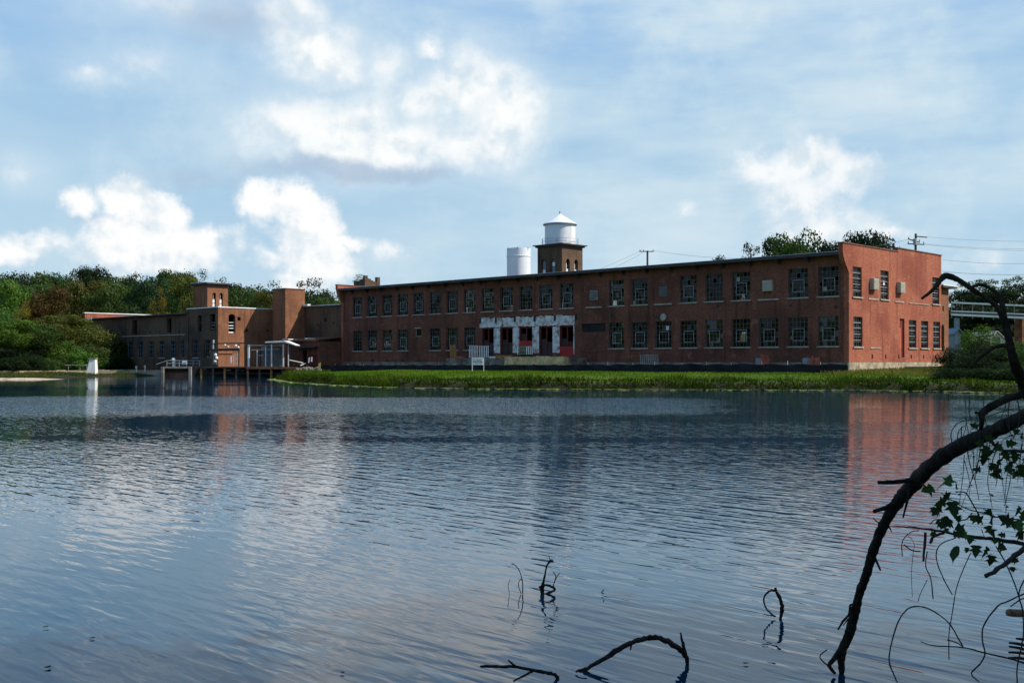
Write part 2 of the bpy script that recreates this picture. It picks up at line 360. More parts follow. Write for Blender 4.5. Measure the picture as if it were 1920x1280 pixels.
def ground_mat():
    m, N = new_mat('ground_soil_and_turf'); P = N('ShaderNodeNewGeometry').outputs['Position']
    a = N.noise(P, 0.25, 5, 0.6); b = N.noise(P, 1.7, 5, 0.7)
    c = N.mix(N.ramp(a, 0.4, 0.65), (0.055, 0.095, 0.018), (0.095, 0.110, 0.026))
    c = N.mix(N.ramp(b, 0.58, 0.72), c, (0.13, 0.10, 0.055))
    z = N('ShaderNodeSeparateXYZ', {0: P}).outputs[2]
    c = N.mix(N.ramp(z, 0.25, 0.65, 1, 0), c, (0.022, 0.022, 0.010))
    bp = N('ShaderNodeBump', {'Strength': 0.6, 'Distance': 0.1, 'Height': N.noise(P, 6, 5, 0.7)})
    finish(N, c, 0.95, 0, bp.outputs[0], 0.15); return m
M['ground'] = ground_mat()
# ------------------------------------------------------------------ water
def water_mat():
    gr = bpy.data.node_groups.new('ripple_height', 'ShaderNodeTree')
    gr.interface.new_socket('P', in_out='INPUT', socket_type='NodeSocketVector'); gr.interface.new_socket('H', in_out='OUTPUT', socket_type='NodeSocketFloat')
    G = NT(gr); gi = gr.nodes.new('NodeGroupInput'); go = gr.nodes.new('NodeGroupOutput'); p = gi.outputs[0]
    def wav(ang, sx, sy, detail, rough, dist=0.0):
        r = G('ShaderNodeVectorRotate', {'Vector': p, 'Angle': R(ang)}).outputs[0]
        return G.noise(G.v('MULTIPLY', r, (sx, sy, 1)), 1.0, detail, rough, dist=dist)
    h1 = wav(47, 1.7, 7.0, 2.0, 0.45, 0.25)      # wind ripples, crests running away to the left
    h2 = wav(38, 1.0, 3.9, 1.0, 0.4, 0.2)
    h3 = wav(55, 0.16, 0.42, 1.0, 0.4)            # slow swell
    h4 = wav(44, 2.2, 6.0, 1.0, 0.5)              # fine ripple
    h = G.m('ADD', G.m('MULTIPLY', h1, 0.0140), G.m('MULTIPLY', h2, 0.0085))
    h = G.m('ADD', h, G.m('MULTIPLY', h3, 0.004)); h = G.m('ADD', h, G.m('MULTIPLY', h4, 0.0016))
    gr.links.new(h, go.inputs[0])
    m, N = new_mat('pond_water'); P = N('ShaderNodeNewGeometry').outputs['Position']
    e = 0.02
    def H(off):
        n = N('ShaderNodeGroup'); n.node_tree = gr; m.node_tree.links.new(N.v('ADD', P, off), n.inputs[0]); return n.outputs[0]
    h0, hx, hy = H((0,0,0)), H((e,0,0)), H((0,e,0))
    wide = N.noise(N.v('MULTIPLY', P, (0.035, 0.085, 1)), 1.0, 3, 0.5, dist=0.6)
    amp = N.ramp(wide, 0.34, 0.62, 0.22, 1.25)
    x, y, z = N('ShaderNodeSeparateXYZ', {0: P}).outputs
    # the breeze ruffles the open middle; the lee under the mill lies calmer
    wv = N.m('ADD', y, N.m('MULTIPLY', N.noise(N.v('MULTIPLY', P, (.05, .02, 1)), 1.0, 3), 14.0))
    band = N.m('MULTIPLY', N.ramp(wv, 46, 53), N.ramp(wv, 63, 70, 1, 0))
    side = N.ramp(N.m('SUBTRACT', x, N.m('MULTIPLY', y, 0.17)), -3, 3, 1, 0)
    amp = N.m('ADD', amp, N.m('MULTIPLY', N.m('MULTIPLY', band, side), 5.0))
    amp = N.m('MULTIPLY', amp, N.ramp(y, 62, 80, 1.0, 0.42))
    amp = N.m('MULTIPLY', amp, N.ramp(y, 6, 20, 0.7, 1.0))
    k = N.m('MULTIPLY', amp, -1.0/e)
    nx = N.m('MULTIPLY', N.m('SUBTRACT', hx, h0), k); ny = N.m('MULTIPLY', N.m('SUBTRACT', hy, h0), k)
    nrm = N.v('NORMALIZE', N('ShaderNodeCombineXYZ', {0: nx, 1: ny, 2: 1.0}).outputs[0])
    p = finish(N, (0.001, 0.028, 0.058), 0.02, 0, nrm, 0.5); p.inputs['IOR'].default_value = 1.42
    return m
M['water'] = water_mat()
# ------------------------------------------------------------------ pond outline, ground, water, grass
SHORE = np.array([(-30,3),(-80,10),(-125,60),(-100,108),(-66,117),(-56.5,120.5),(-53.7,128),(-54.4,143),(-49,151),(-42,146),(-28,143),(-25,134),
    (-25.9,121),(-20,102.4),(-15.4,93),(-9.8,84),(-3.1,79.5),(5.3,77.3),(12.7,76.6),(23.5,75.2),(29,71.9),(33,66),(33.5,56),(29,44),(22,30),(14,18),(8.5,9),(5.2,5),(2.6,3.2),(0,2.6),(-6,2.5)], float)
def pond_sd(x, y):
    x = np.asarray(x, float); y = np.asarray(y, float)
    best = np.full(x.shape, 1e9); ins = np.zeros(x.shape, bool); n = len(SHORE)
    for i in range(n):
        a = SHORE[i]; b = SHORE[(i+1)%n]; e = b-a; wx = x-a[0]; wy = y-a[1]
        t = np.clip((wx*e[0]+wy*e[1])/(e@e), 0, 1)
        best = np.minimum(best, np.hypot(wx-t*e[0], wy-t*e[1]))
        c = ((a[1] <= y) & (b[1] > y)) | ((b[1] <= y) & (a[1] > y))
        with np.errstate(divide='ignore', invalid='ignore'):
            xi = a[0]+(y-a[1])/(e[1] if e[1] != 0 else 1e-9)*e[0]
        ins ^= c & (x < xi)
    return np.where(ins, -best, best)
def sst(v, a, b):
    t = np.clip((v-a)/(b-a), 0, 1); return t*t*(3-2*t)
def ground_z(x, y):
    x = np.asarray(x, float); y = np.asarray(y, float); sd = pond_sd(x, y)
    wob = 0.5*np.sin(x*0.9+1.3*np.sin(y*0.31))+0.4*np.sin(x*0.37+y*0.8)
    sdw = sd+0.35*wob
    h = np.where(sdw > 0, 0.60*sst(sdw, 0, 1.3)+0.33*sst(sdw, 2, 14), -1.3*sst(-sdw, 0, 4))
    h = np.where(h > 0, h*(1-.6*sst(-x, 42, 50)*(1-sst(y, 152, 158))*sst(y, 100, 110)), h)      # low flat below the dam
    s = (x-CX)*D2.x+(y-CY)*D2.y; t = (x-CX)*D1.x+(y-CY)*D1.y
    land = sst(sd, 6, 20)
    h += land*(9*sst(s, 26, 190)+5*sst(s, 150, 900)+0.25*sst(-t, 0, 4)*sst(s, -4, 2))
    h += sst(sd, 8, 80)*4*sst(-x, 60, 200)
    h += 0.05*wob*sst(sd, 1, 4)
    h += 26*sst(-y, 30, 150)+22*sst(-x, 150, 330)        # unseen rise added behind and left of the camera to block low sky
    return h
def axis(lo, hi, step, far):
    a = np.arange(lo, hi+1e-6, step); k = 1.0; l = [lo]; h = [hi]; d = step
    while h[-1] < far: d *= 1.35; h.append(h[-1]+d)
    d = step
    while l[-1] > -far: d *= 1.35; l.append(l[-1]-d)
    return np.array(sorted(set(l[1:])|set(a.tolist())|set(h[1:])))
gx = axis(-90, 70, 1.25, 3500); gy = axis(-4, 165, 1.25, 3500)
XX, YY = np.meshgrid(gx, gy); ZZ = ground_z(XX, YY)
nx_, ny_ = len(gx), len(gy)
idx = np.arange(nx_*ny_).reshape(ny_, nx_)
ff = np.stack([idx[:-1,:-1], idx[:-1,1:], idx[1:,1:], idx[1:,:-1]], -1).reshape(-1)
tag(link('ground', np_mesh('ground', np.stack([XX, YY, ZZ], -1).reshape(-1, 3), ff, 4, M['ground'], smooth=True)), kind='structure')
def gz(x, y): return float(ground_z(np.array([x]), np.array([y]))[0])
mb = MB(); mb.quad((-140,-6,0),(60,-6,0),(60,160,0),(-140,160,0))
tag(mb.build('water', M['water']), kind='structure')

def grass(name, pts, hgt, wid, cols, label, lean=0.35, seed=1):
    rg = np.random.default_rng(seed); n = len(pts)
    a = rg.uniform(0, 2*np.pi, n); dx, dy = np.cos(a), np.sin(a)
    la = rg.uniform(0, 2*np.pi, n); ll = hgt*rg.uniform(0, lean, n)
    v = np.zeros((n, 4, 3)); w = wid*rg.uniform(.6, 1.4, n)
    v[:,0,:2] = pts[:,:2]-np.stack([dx, dy], -1)*w[:,None]; v[:,1,:2] = pts[:,:2]+np.stack([dx, dy], -1)*w[:,None]
    v[:,:2,2] = pts[:,2:3]-0.05
    tip = pts[:,:2]+np.stack([np.cos(la), np.sin(la)], -1)*ll[:,None]
    v[:,2,:2] = tip+np.stack([dx, dy], -1)*w[:,None]*.35; v[:,3,:2] = tip-np.stack([dx, dy], -1)*w[:,None]*.35
    v[:,2:,2] = (pts[:,2]+hgt)[:,None]
    c = np.ones((n, 4, 4)); c[:,:,:3] = cols[:,None,:]
    f = np.arange(n*4).reshape(n, 4)
    me = np_mesh(name, v.reshape(-1, 3), f.ravel(), 4, M['grass'], colors=c.reshape(-1, 4))
    return tag(link(name, me), label, 'grass', kind='stuff')
rg = np.random.default_rng(3)
def scatter(n, x0, x1, y0, y1, test):
    x = rg.uniform(x0, x1, n); y = rg.uniform(y0, y1, n); sd = pond_sd(x, y)
    s = (x-CX)*D2.x+(y-CY)*D2.y; t = (x-CX)*D1.x+(y-CY)*D1.y
    k = test(x, y, sd, s, t); x = x[k]; y = y[k]
    return np.stack([x, y, ground_z(x, y)], -1), sd[k], s[k], t[k]
def tints(n, a, b, pts, c=None, cf=0.1):
    f = np.clip(0.5+0.5*np.sin(pts[:,0]*.45+2*np.sin(pts[:,1]*.22))+rg.normal(0, .25, n), 0, 1)[:,None]
    k = np.array(a)*(1-f)+np.array(b)*f
    if c is not None:
        m = rg.random(n) < cf; k[m] = np.array(c)*rg.uniform(.7, 1.2, (m.sum(), 1))
    return k*rg.uniform(.7, 1.25, (n, 1))
# lawn strip between silt fence and bank
p, sd, s, t = scatter(170000, -34, 46, 70, 140, lambda x, y, sd, s, t: (sd > 1.6) & (s < -2.2) & (t > -22) & (t < 84))
grass('lawn_grass', p, rg.uniform(.05, .15, len(p)), 0.035*np.ones(len(p)), tints(len(p), (.085, .190, .010), (.150, .250, .018), p, (.20, .17, .05), .05), 'bright green mown grass between the black cloth fence and the bank', .9)
# rough weeds on the bank lip: leaning blades and leafy tufts of uneven height
p, sd, s, t = scatter(330000, -30, 46, 66, 140, lambda x, y, sd, s, t: (sd > -.25) & (sd < 3.4) & (rg.random(len(x)) < np.clip(1.3-sd*.33, 0, 1)))
cl = np.clip(np.sin(p[:,0]*1.7+np.sin(p[:,1]*2.1))+np.sin(p[:,0]*.53+1)+.6*np.sin(p[:,0]*4.1+p[:,1]), -1, 1.8)
hh = rg.uniform(.12, .32, len(p))*(0.85+0.5*cl)+.10*(sd < .9)
cc = tints(len(p), (.036, .080, .008), (.090, .155, .014), p, (.14, .10, .035), .10); cc *= (0.75+.3*cl[:,None].clip(-.8, 1)); cc[sd < .6] *= .55  # weeds by the water darkened in colour, as if shaded
grass('bank_weeds', p, hh, 0.045*np.ones(len(p)), cc, 'tall rough weeds along the lip of the grassy bank', 1.3, 2)
# weeds and dry grass by the dam
p, sd, s, t = scatter(60000, -78, -40, 112, 150, lambda x, y, sd, s, t: (sd > .3) & (np.sin(x*.7)+np.sin(x*.31+y*.4) > -.7))
grass('dam_weeds', p, rg.uniform(.08, .32, len(p)), 0.04*np.ones(len(p)), tints(len(p), (.075, .095, .018), (.16, .13, .04), p, (.05, .10, .015), .35), 'dry yellow weeds on the shore beside the old dam', 0.5, 4)
# rough yellowish grass at the end wall
p, sd, s, t = scatter(60000, 25, 60, 78, 125, lambda x, y, sd, s, t: (t < -.3) & (t > -26) & (s > -6) & (s < 24))
grass('dry_grass', p, rg.uniform(.12, .4, len(p)), 0.035*np.ones(len(p)), tints(len(p), (.17, .17, .03), (.27, .21, .05), p, (.10, .17, .025), .25), 'dry yellowish grass at the foot of the sunlit end wall', 0.4, 5)
# thin light green line of floating weed at the waterline
vs = []; fs = []
n = len(SHORE)
for i in range(11, 22):
    a = SHORE[i]; b = SHORE[(i+1)%n]; ln = np.hypot(*(b-a)); nrm = np.array([(b-a)[1], -(b-a)[0]])/ln
    for k in range(int(ln*9)):
        q = a+(b-a)*random.random(); o = random.gauss(.35, .45); c = q-nrm*(-o) if pond_sd([q[0]+nrm[0]*o], [q[1]+nrm[1]*o])[0] < .3 else q-nrm*o
        r = random.uniform(.08, .3); b0 = len(vs); m_ = 6; ph = random.random()*6
        for j in range(m_):
            rr = r*random.uniform(.6, 1.3); vs.append((c[0]+rr*1.5*math.cos(ph+j*6.283/m_), c[1]+rr*math.sin(ph+j*6.283/m_), 0.012+random.random()*.03))
        fs.append(tuple(range(b0, b0+m_)))
mb = MB(); mb.v = vs; mb.f = fs
m_, N_ = new_mat('floating_weed'); P_ = N_('ShaderNodeNewGeometry').outputs['Position']
finish(N_, N_.mix(N_.ramp(N_.noise(P_, 1.2, 3), .35, .65), (.16, .22, .03), (.26, .28, .07)), .8); M['floatweed'] = m_
tag(mb.build('floating_weed', M['floatweed']), 'thin pale green line of floating weed along the waterline', 'weed', kind='stuff')
# ------------------------------------------------------------------ mill building helpers
def wall(mb, u0, u1, z0, z1, holes, fn, thick):
    """wall with real openings; fn(u, z, d) gives the point, d = depth inwards from the outer face"""
    us = sorted({u0, u1}|{h[0] for h in holes}|{h[1] for h in holes}); zs = sorted({z0, z1}|{h[2] for h in holes}|{h[3] for h in holes})
    us = [u for u in us if u0-1e-6 <= u <= u1+1e-6]; zs = [z for z in zs if z0-1e-6 <= z <= z1+1e-6]
    nu, nz = len(us)-1, len(zs)-1
    solid = [[True]*nz for _ in range(nu)]
    for i in range(nu):
        for j in range(nz):
            cu, cz = (us[i]+us[i+1])/2, (zs[j]+zs[j+1])/2
            for h in holes:
                if h[0] < cu < h[1] and h[2] < cz < h[3]: solid[i][j] = False
    S = lambda i, j: 0 <= i < nu and 0 <= j < nz and solid[i][j]
    for i in range(nu):
        for j in range(nz):
            if not solid[i][j]: continue
            a, b, c, d = us[i], us[i+1], zs[j], zs[j+1]
            mb.quad(fn(a,c,0), fn(b,c,0), fn(b,d,0), fn(a,d,0)); mb.quad(fn(b,c,thick), fn(a,c,thick), fn(a,d,thick), fn(b,d,thick))
            if not S(i-1,j): mb.quad(fn(a,c,thick), fn(a,c,0), fn(a,d,0), fn(a,d,thick))
            if not S(i+1,j): mb.quad(fn(b,c,0), fn(b,c,thick), fn(b,d,thick), fn(b,d,0))
            if not S(i,j-1): mb.quad(fn(a,c,thick), fn(b,c,thick), fn(b,c,0), fn(a,c,0))
            if not S(i,j+1): mb.quad(fn(a,d,0), fn(b,d,0), fn(b,d,thick), fn(a,d,thick))
    return mb
def arch(mb, ua, ub, zs, zt, fn, thick, n=8):
    """fill the corners of a square-topped hole so that it reads as an arch springing at zs"""
    c = (ua+ub)/2; r = (ub-ua)/2; e = 0.003
    for sgn in (-1, 1):
        poly = [(c+sgn*r, zt), (c+sgn*r, zs)]+[(c+sgn*r*math.cos(a), zs+(zt-zs)*math.sin(a)) for a in [math.pi/2*k/n for k in range(1, n+1)]]
        mb.prism(poly, lambda a, b, d: fn(a, b, d), e, thick-e)
    return mb
front = lambda s0: (lambda u, z, d: (u, s0+d, z))            # plane facing the pond, u = x
endp = lambda x0: (lambda u, z, d: (x0-d, u, z))             # plane facing the sun, u = s
WD = {}; RW = random.Random(99)
def window_meshes(w, h, cols, rows, seed):
    rg = random.Random(seed); f = MB(); t = 0.045; dp = 0.06
    f.box(-w/2, -w/2+t, -dp/2, dp/2, 0, h).box(w/2-t, w/2, -dp/2, dp/2, 0, h).box(-w/2+t, w/2-t, -dp/2, dp/2, 0, t).box(-w/2+t, w/2-t, -dp/2, dp/2, h-t, h)
    for i in range(1, cols): x = -w/2+w*i/cols; f.box(x-.014, x+.014, -.02, .02, t, h-t)
    for j in range(1, rows): z = h*j/rows; f.box(-w/2+t, w/2-t, -.024, .024, z-.014, z+.014)
    g = MB()
    for i in range(cols):
        for j in range(rows):
            if rg.random() < 0.09: continue
            a, b = -w/2+w*i/cols, -w/2+w*(i+1)/cols; c, d = h*j/rows, h*(j+1)/rows
            tx, tz = rg.gauss(0, .010), rg.gauss(0, .010); y = 0.012
            g.quad((a, y-tx*(b-a)-tz*(d-c), c), (b, y+tx*(b-a)-tz*(d-c), c), (b, y+tx*(b-a)+tz*(d-c), d), (a, y-tx*(b-a)+tz*(d-c), d))
    s = MB(); ha, hb = -w*.29, w*.29; z0, z1 = h*.205, h*.605; q = .024
    s.box(ha-q, ha+q, -.06, -.03, z0, z1).box(hb-q, hb+q, -.06, -.03, z0, z1).box(ha+q, hb-q, -.06, -.03, z0-q, z0+q).box(ha+q, hb-q, -.06, -.03, z1-q, z1+q)
    if cols == 4:
        s = MB()
        for z in (.22, .42, .62, .80): s.box(-w/2+.06, w/2-.06, -.06, -.03, h*z-.024, h*z+.024)
        s.box(-w/2+.06, -w/2+.09, -.06, -.031, h*.2, h*.82)
    l = MB(); l.box(-w/2-.12, w/2+.12, -.26, -.02, -.12, -.004)
    return f.mesh('window'), g.mesh('glass'), s.mesh('hopper_sash'), l.mesh('sill')
for k in range(7): WD['a%d' % k] = window_meshes(1.92, 2.6, 5, 6, k)
for k in range(2): WD['b%d' % k] = window_meshes(1.68, 2.6, 4, 6, 20+k)
def place_window(root, key, x, y, z, rz=0.0, sash=True, dirty=False):
    f, g, s, l = WD[key]; ox, oy, oz = OFF[root.name]['mf']
    w = link('window', f, root, M['steel']); w.location = (x-ox, y-oy, z-oz); w.rotation_euler = (0, 0, rz)
    g_ = link('glass', g, w, M['glass']); q = RW.random()
    if q < .45: g_.material_slots[0].link = 'OBJECT'; g_.material_slots[0].material = M['glass_bright'] if q < .28 else M['glass_dirty']
    if RW.random() < .22:       # a pane boarded or papered over
        i, j = RW.randrange(4), RW.randrange(6); x0 = -.84+.42*i if key[0] == 'b' else -.96+.384*i; pw = .42 if key[0] == 'b' else .384
        pb = MB(); pb.quad((x0+.02, .006, j*.433+.02), (x0+pw-.02, .006, j*.433+.02), (x0+pw-.02, .006, j*.433+.41), (x0+.02, .006, j*.433+.41)); link('pane_board', pb.mesh('pane_board'), w, M['plank'] if RW.random() < .6 else M['coping'])
    if sash and RW.random() > .08: link('hopper_sash', s, w, M['sash'])
    link('sill', l, w, M['sill']); return w

# ------------------------------------------------------------------ the long mill
GZ = 0.7
mill = mill_root('mill_building', 0, 0, GZ)
tag(mill, 'long two-storey red brick mill with rows of dark steel windows behind the grassy bank', 'building')
TL = 71.1; EV = 11.25
bays = [0.98+2.93*k for k in range(10)]+[31.15+2.965*(k-10) for k in range(10, 23)]
W = 1.92; US, UT, LS, LT = 7.67, 10.27, 3.32, 5.92
holes = []; wins = []
for k, t in enumerate(bays):
    a, b = -(t+W), -t
    if k in (2, 6, 9):
        c = (a+b)/2
        holes.append((c-.5, c+.5, 8.35, 9.35))
    else:
        holes.append((a, b, US, UT)); wins.append((a, b, US))
    if k == 9: holes.append((-(t+W+.75), -t+.55, 5.05, 5.92))
    elif 10 <= k <= 14: holes.append((a, b, 2.55, 5.78))
    elif k == 18: holes.append(((a+b)/2-.5, (a+b)/2+.5, 5.0, 5.95))
    else: holes.append((a, b, LS, LT)); wins.append((a, b, LS))
for k, (a, b) in {0: (-9.3, -7.7), 1: (-4.5, -2.9)}.items():
    holes.append((a, b, 1.05, 2.35))
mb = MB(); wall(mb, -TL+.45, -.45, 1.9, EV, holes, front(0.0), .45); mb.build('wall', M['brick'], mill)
# stone footing: darker colour along the front, paler at the end wall
mb = MB()
fh = sorted([h for h in holes if h[2] < 1.5])
xs = [-TL+.45]+[v for h in fh for v in h[:2]]+[-.1]
for i in range(0, len(xs), 2): mb.box(xs[i], xs[i+1], -.08, .45, GZ, 1.897)
mb.build('footing', M['dock_concrete'], mill)
mb = MB(); mb.box(-.099, .08, -.08, 19.5, GZ, 1.897); mb.build('footing', M['stone'], mill)
rw = random.Random(11)
for i, (a, b, z) in enumerate(wins): place_window(mill, 'a%d' % rw.randrange(7), (a+b)/2, .16, z)
# bricked-up upper bays: sills stay, small units sit in them
for k in (2, 6, 9):
    t = bays[k]; mb = MB(); mb.box(-(t+W)-.13, -t+.13, -.12, .02, US-.15, US); mb.build('sill', M['sill'], mill)
def ac_unit(x, y, z, w, h, out, rz, m1, m2, deep=.45):
    ox, oy, oz = OFF[mill.name]['mf']
    c = MB(); c.box(-w/2, w/2, -out, deep, 0, h); o = c.build('air_conditioner', m1, mill, off=(0, 0, 0)); o.location = (x-ox, y-oy, z-oz); o.rotation_euler = (0, 0, rz)
    g = MB(); g.box(-w/2+.06, w/2-.06, -out-.02, -out-.003, .06, h-.06); link('grille', g.mesh('grille'), o, m2)
    l = MB()
    for k in range(1, 7): l.box(-w/2+.07, w/2-.07, -out-.035, -out-.021, .06+(h-.12)*k/7-.012, .06+(h-.12)*k/7+.012)
    link('louvre', l.mesh('louvre'), o, m1); return o
c = lambda k: -(bays[k]+W/2)
ac_unit(c(2), 0, 8.36, .98, .98, .30, 0, M['ac'], M['ac'])
ac_unit(c(6), 0, 8.36, .98, .98, .05, 0, M['steel'], M['ac_dark'])
ac_unit(c(9), 0, 8.36, .98, .98, .12, 0, M['sash'], M['ac_dark'])
# small window in bay 18, dark louvre in bay 9
t = bays[18]; mb = MB(); x = -(t+W/2)
mb.box(x-.5, x-.44, .05, .12, 5, 5.95).box(x+.44, x+.5, .05, .12, 5, 5.95).box(x-.44, x+.44, .05, .12, 5, 5.06).box(x-.44, x+.44, .05, .12, 5.89, 5.95).box(x-.65, x+.65, -.15, .0, 5.96, 6.08)
w_ = mb.build('window', M['sash'], mill); mb = MB(); mb.quad((x-.44, .09, 5.06), (x+.44, .09, 5.06), (x+.44, .09, 5.89), (x-.44, .09, 5.89)); mb.build('glass', M['glass'], w_, off=OFF[mill.name]['mf'])
t = bays[9]; a, b = -(t+W+.75), -t+.55; mb = MB()
for k in range(8): z = 5.07+k*.105; mb.beam((a+.02, .22, z+.06), (b-.02, .22, z+.06), .10, .02)
mb.build('louvre', M['steel'], mill)
mb = MB(); mb.box(-(t+W)-.2, -t+.2, -.06, .02, 2.98, 3.05); mb.build('ledge', M['cop_brick'], mill)
# loading doors
for k in range(10, 15):
    t = bays[k]; a, b = -(t+W), -t; mb = MB()
    mb.box(a, a+.14, .10, .26, 2.55, 5.78).box(b-.14, b, .10, .26, 2.55, 5.78).box(a+.14, b-.14, .10, .26, 5.64, 5.78).box((a+b)/2-.07, (a+b)/2+.07, .12, .24, 2.56, 5.63)
    d = mb.build('loading_door', M['red_dark'], mill); o_ = OFF[mill.name]['mf']
    mb = MB(); mb.box(a+.15, (a+b)/2-.08, .20, .25, 2.57, 4.4 if k != 12 else 5.0).box((a+b)/2+.08, b-.15, .20, .25, 2.57, 4.1)
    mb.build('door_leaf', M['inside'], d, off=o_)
    if k in (10, 12):
        z0, z1 = (2.56, 3.55) if k == 10 else (3.0, 4.25); y0 = .02 if k == 12 else -.04
        mb = MB(); mb.box(a+.02, b-.02, y0, .098, z0, z1)
        for q in range(1, 5): z = z0+(z1-z0)*q/5; mb.box(a+.03, b-.03, y0-.02, y0-.003, z-.015, z+.015)
        pn = mb.build('red_panel', M['red'], d, off=o_); pn['label'] = 'bright red board closing the door'
# whitewashed band and piers round the loading doors, torn at the edges
rwm = random.Random(5); mb = MB()
x0, x1 = -(bays[14]+W+.35), -bays[10]+.15
def patch(xa, xb, za, zb, y=-.012, n=10):
    top = [(xa+(xb-xa)*i/n, zb+rwm.uniform(-.16, .05)) for i in range(n+1)]; bot = [(xb-(xb-xa)*i/n, za+rwm.uniform(-.01, .05)) for i in range(n+1)]
    mb.prism(bot[::-1]+top[::-1] if False else [(p[0], p[1]) for p in bot]+[(p[0], p[1]) for p in top], lambda a, b, d: (a, d, b), y, -.001)
patch(x0, x1, 5.82, 6.95, n=46)
for k in range(10, 14):
    a, b = -(bays[k+1]), -(bays[k]+W); patch(a+.03, b-.03, 2.9, 5.815, -.010, 3)
patch(-(bays[10])+.0, -bays[10]+.14, 2.7, 5.815, -.010, 2)
mb.build('whitewash', M['whitewash'], mill)
for k in range(10, 15):       # old beam sockets
    mb = MB(); x = -(bays[k]-.35); mb.box(x-.13, x+.13, -.05, .0, 6.35, 6.95); mb.build('beam_socket', M['inside'], mill)
x = -(bays[14]+W+.2); mb = MB(); mb.box(x-.13, x+.13, -.05, 0, 6.3, 6.95); mb.build('beam_socket', M['inside'], mill)
mb = MB(); mb.box(x0, x1, -.07, 0, 7.0, 7.14); mb.build('ledge', M['cop_brick'], mill)
# basement doors
for a, b in ((-9.3, -7.7), (-4.5, -2.9)):
    mb = MB(); mb.box(a, (a+b)/2-.02, .10, .16, 1.05, 2.35).box((a+b)/2+.02, b, .10, .16, 1.05, 2.35); mb.build('basement_door', M['grey_door'], mill)
# end wall in the sun
BZ = 12.09
eh = []; ew = []
for s0, z, key in ((.70, 7.6, 1), (6.05, 7.6, 1), (17.35, 7.6, 1), (.85, LS-.05, 1), (12.0, LS-.05, 1), (14.72, LS-.05, 1), (17.55, LS-.05, 1)):
    eh.append((s0, s0+1.68, z, z+2.6)); ew.append((s0+.84, z))
eh += [(3.95, 4.95, 8.35, 9.35), (9.4, 10.4, 8.3, 9.3), (10.05, 11.05, 2.35, 5.95)]
for s0 in (4.3, 7.0, 9.7, 12.4, 15.2, 18.0): eh.append((s0, s0+.28, 2.25, 2.6))
mb = MB(); wall(mb, 0, 19.5, 1.9, BZ, eh, endp(0.0), .45)
prof = [(0.0, 9.55), (0.0, 12.09), (-1.12, 12.09), (-1.12, 11.35), (-1.0, 11.0), (-.72, 10.5), (-.32, 10.05), (-.08, 9.75)]
mb.prism(prof, lambda a, b, d: (-d, a, b), .002, .448)
mb.box(-.45, 0, 9.6, 19.5, BZ, 12.42)
mb.build('end_wall', M['brick_sunlit'], mill)
mb = MB(); mb.box(-.50, .06, -1.17, 9.597, BZ+.002, BZ+.10).box(-.50, .06, 9.55, 19.55, 12.423, 12.52); mb.build('coping', M['cop_brick'], mill)
for i, (s0, z) in enumerate(ew): place_window(mill, 'b%d' % (i%2), -.16, s0, z, R(90))
ac_unit(0, 4.45, 8.36, .98, .98, .38, R(90), M['ac'], M['ac']); ac_unit(0, 9.9, 8.31, .98, .98, .38, R(90), M['ac'], M['ac'])
mb = MB(); mb.box(-.20, -.14, 10.05, 11.05, 2.35, 5.95)
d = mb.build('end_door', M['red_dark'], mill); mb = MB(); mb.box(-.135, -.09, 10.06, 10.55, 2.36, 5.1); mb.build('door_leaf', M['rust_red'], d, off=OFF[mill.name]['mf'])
for bx in ((3.7, 5.6, 7.45, 7.6), (9.0, 10.9, 7.42, 7.55), (4.0, 6.0, 3.12, 3.24), (12.0, 16.6, 7.42, 7.5)):
    mb = MB(); mb.box(-.02, .055, *bx); mb.build('sill', M['sill'], mill)
# far end wall with parapet, back wall, floors, roof
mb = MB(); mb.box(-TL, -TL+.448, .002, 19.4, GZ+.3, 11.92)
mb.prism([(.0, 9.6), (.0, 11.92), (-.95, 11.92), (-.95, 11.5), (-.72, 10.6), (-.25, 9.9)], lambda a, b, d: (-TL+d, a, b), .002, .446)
mb.build('far_end_wall', M['brick_sunlit'], mill)
mb = MB(); mb.box(-TL-.05, -TL+.5, -1.0, 19.4, 11.923, 12.0); mb.build('coping', M['cop_brick'], mill)
bh = []
for k, t in enumerate(bays):
    if k % 3 == 1: bh.append((-(t+1.2), -t-.3, 8.3, 9.6))
    if k in (1, 3, 5, 7): bh.append((-(t+1.2), -t-.3, 4.3, 5.3))
bk = lambda u, z, d: (u, 19.5-d, z)
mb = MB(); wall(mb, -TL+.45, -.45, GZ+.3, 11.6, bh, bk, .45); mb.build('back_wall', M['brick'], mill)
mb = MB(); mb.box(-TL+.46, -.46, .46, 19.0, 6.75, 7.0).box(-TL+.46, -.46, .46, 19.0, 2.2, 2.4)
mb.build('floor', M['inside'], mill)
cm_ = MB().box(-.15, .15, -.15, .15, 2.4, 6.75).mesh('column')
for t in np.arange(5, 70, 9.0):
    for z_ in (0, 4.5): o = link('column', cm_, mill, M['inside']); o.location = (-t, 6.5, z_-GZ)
mb = MB(); fnr = lambda a, b, d: (-d, a, b)
mb.prism([(-.78, EV+.02), (-.78, EV+.20), (9.7, EV+.58), (19.4, EV+.20), (19.4, EV+.02), (9.7, EV+.38)], fnr, .455, TL-.455)
mb.build('roof', M['roof'], mill)
mb = MB(); mb.box(-TL+.46, -.46, -.86, -.782, EV-.10, EV+.17); mb.build('fascia', M['fascia'], mill)
mb = MB(); mb.box(-TL+.46, -.46, -.90, -.78, EV+.172, EV+.205); mb.build('eave_highlight', M['pale_edge'], mill)  # pale strip put in as a painted highlight along the eave
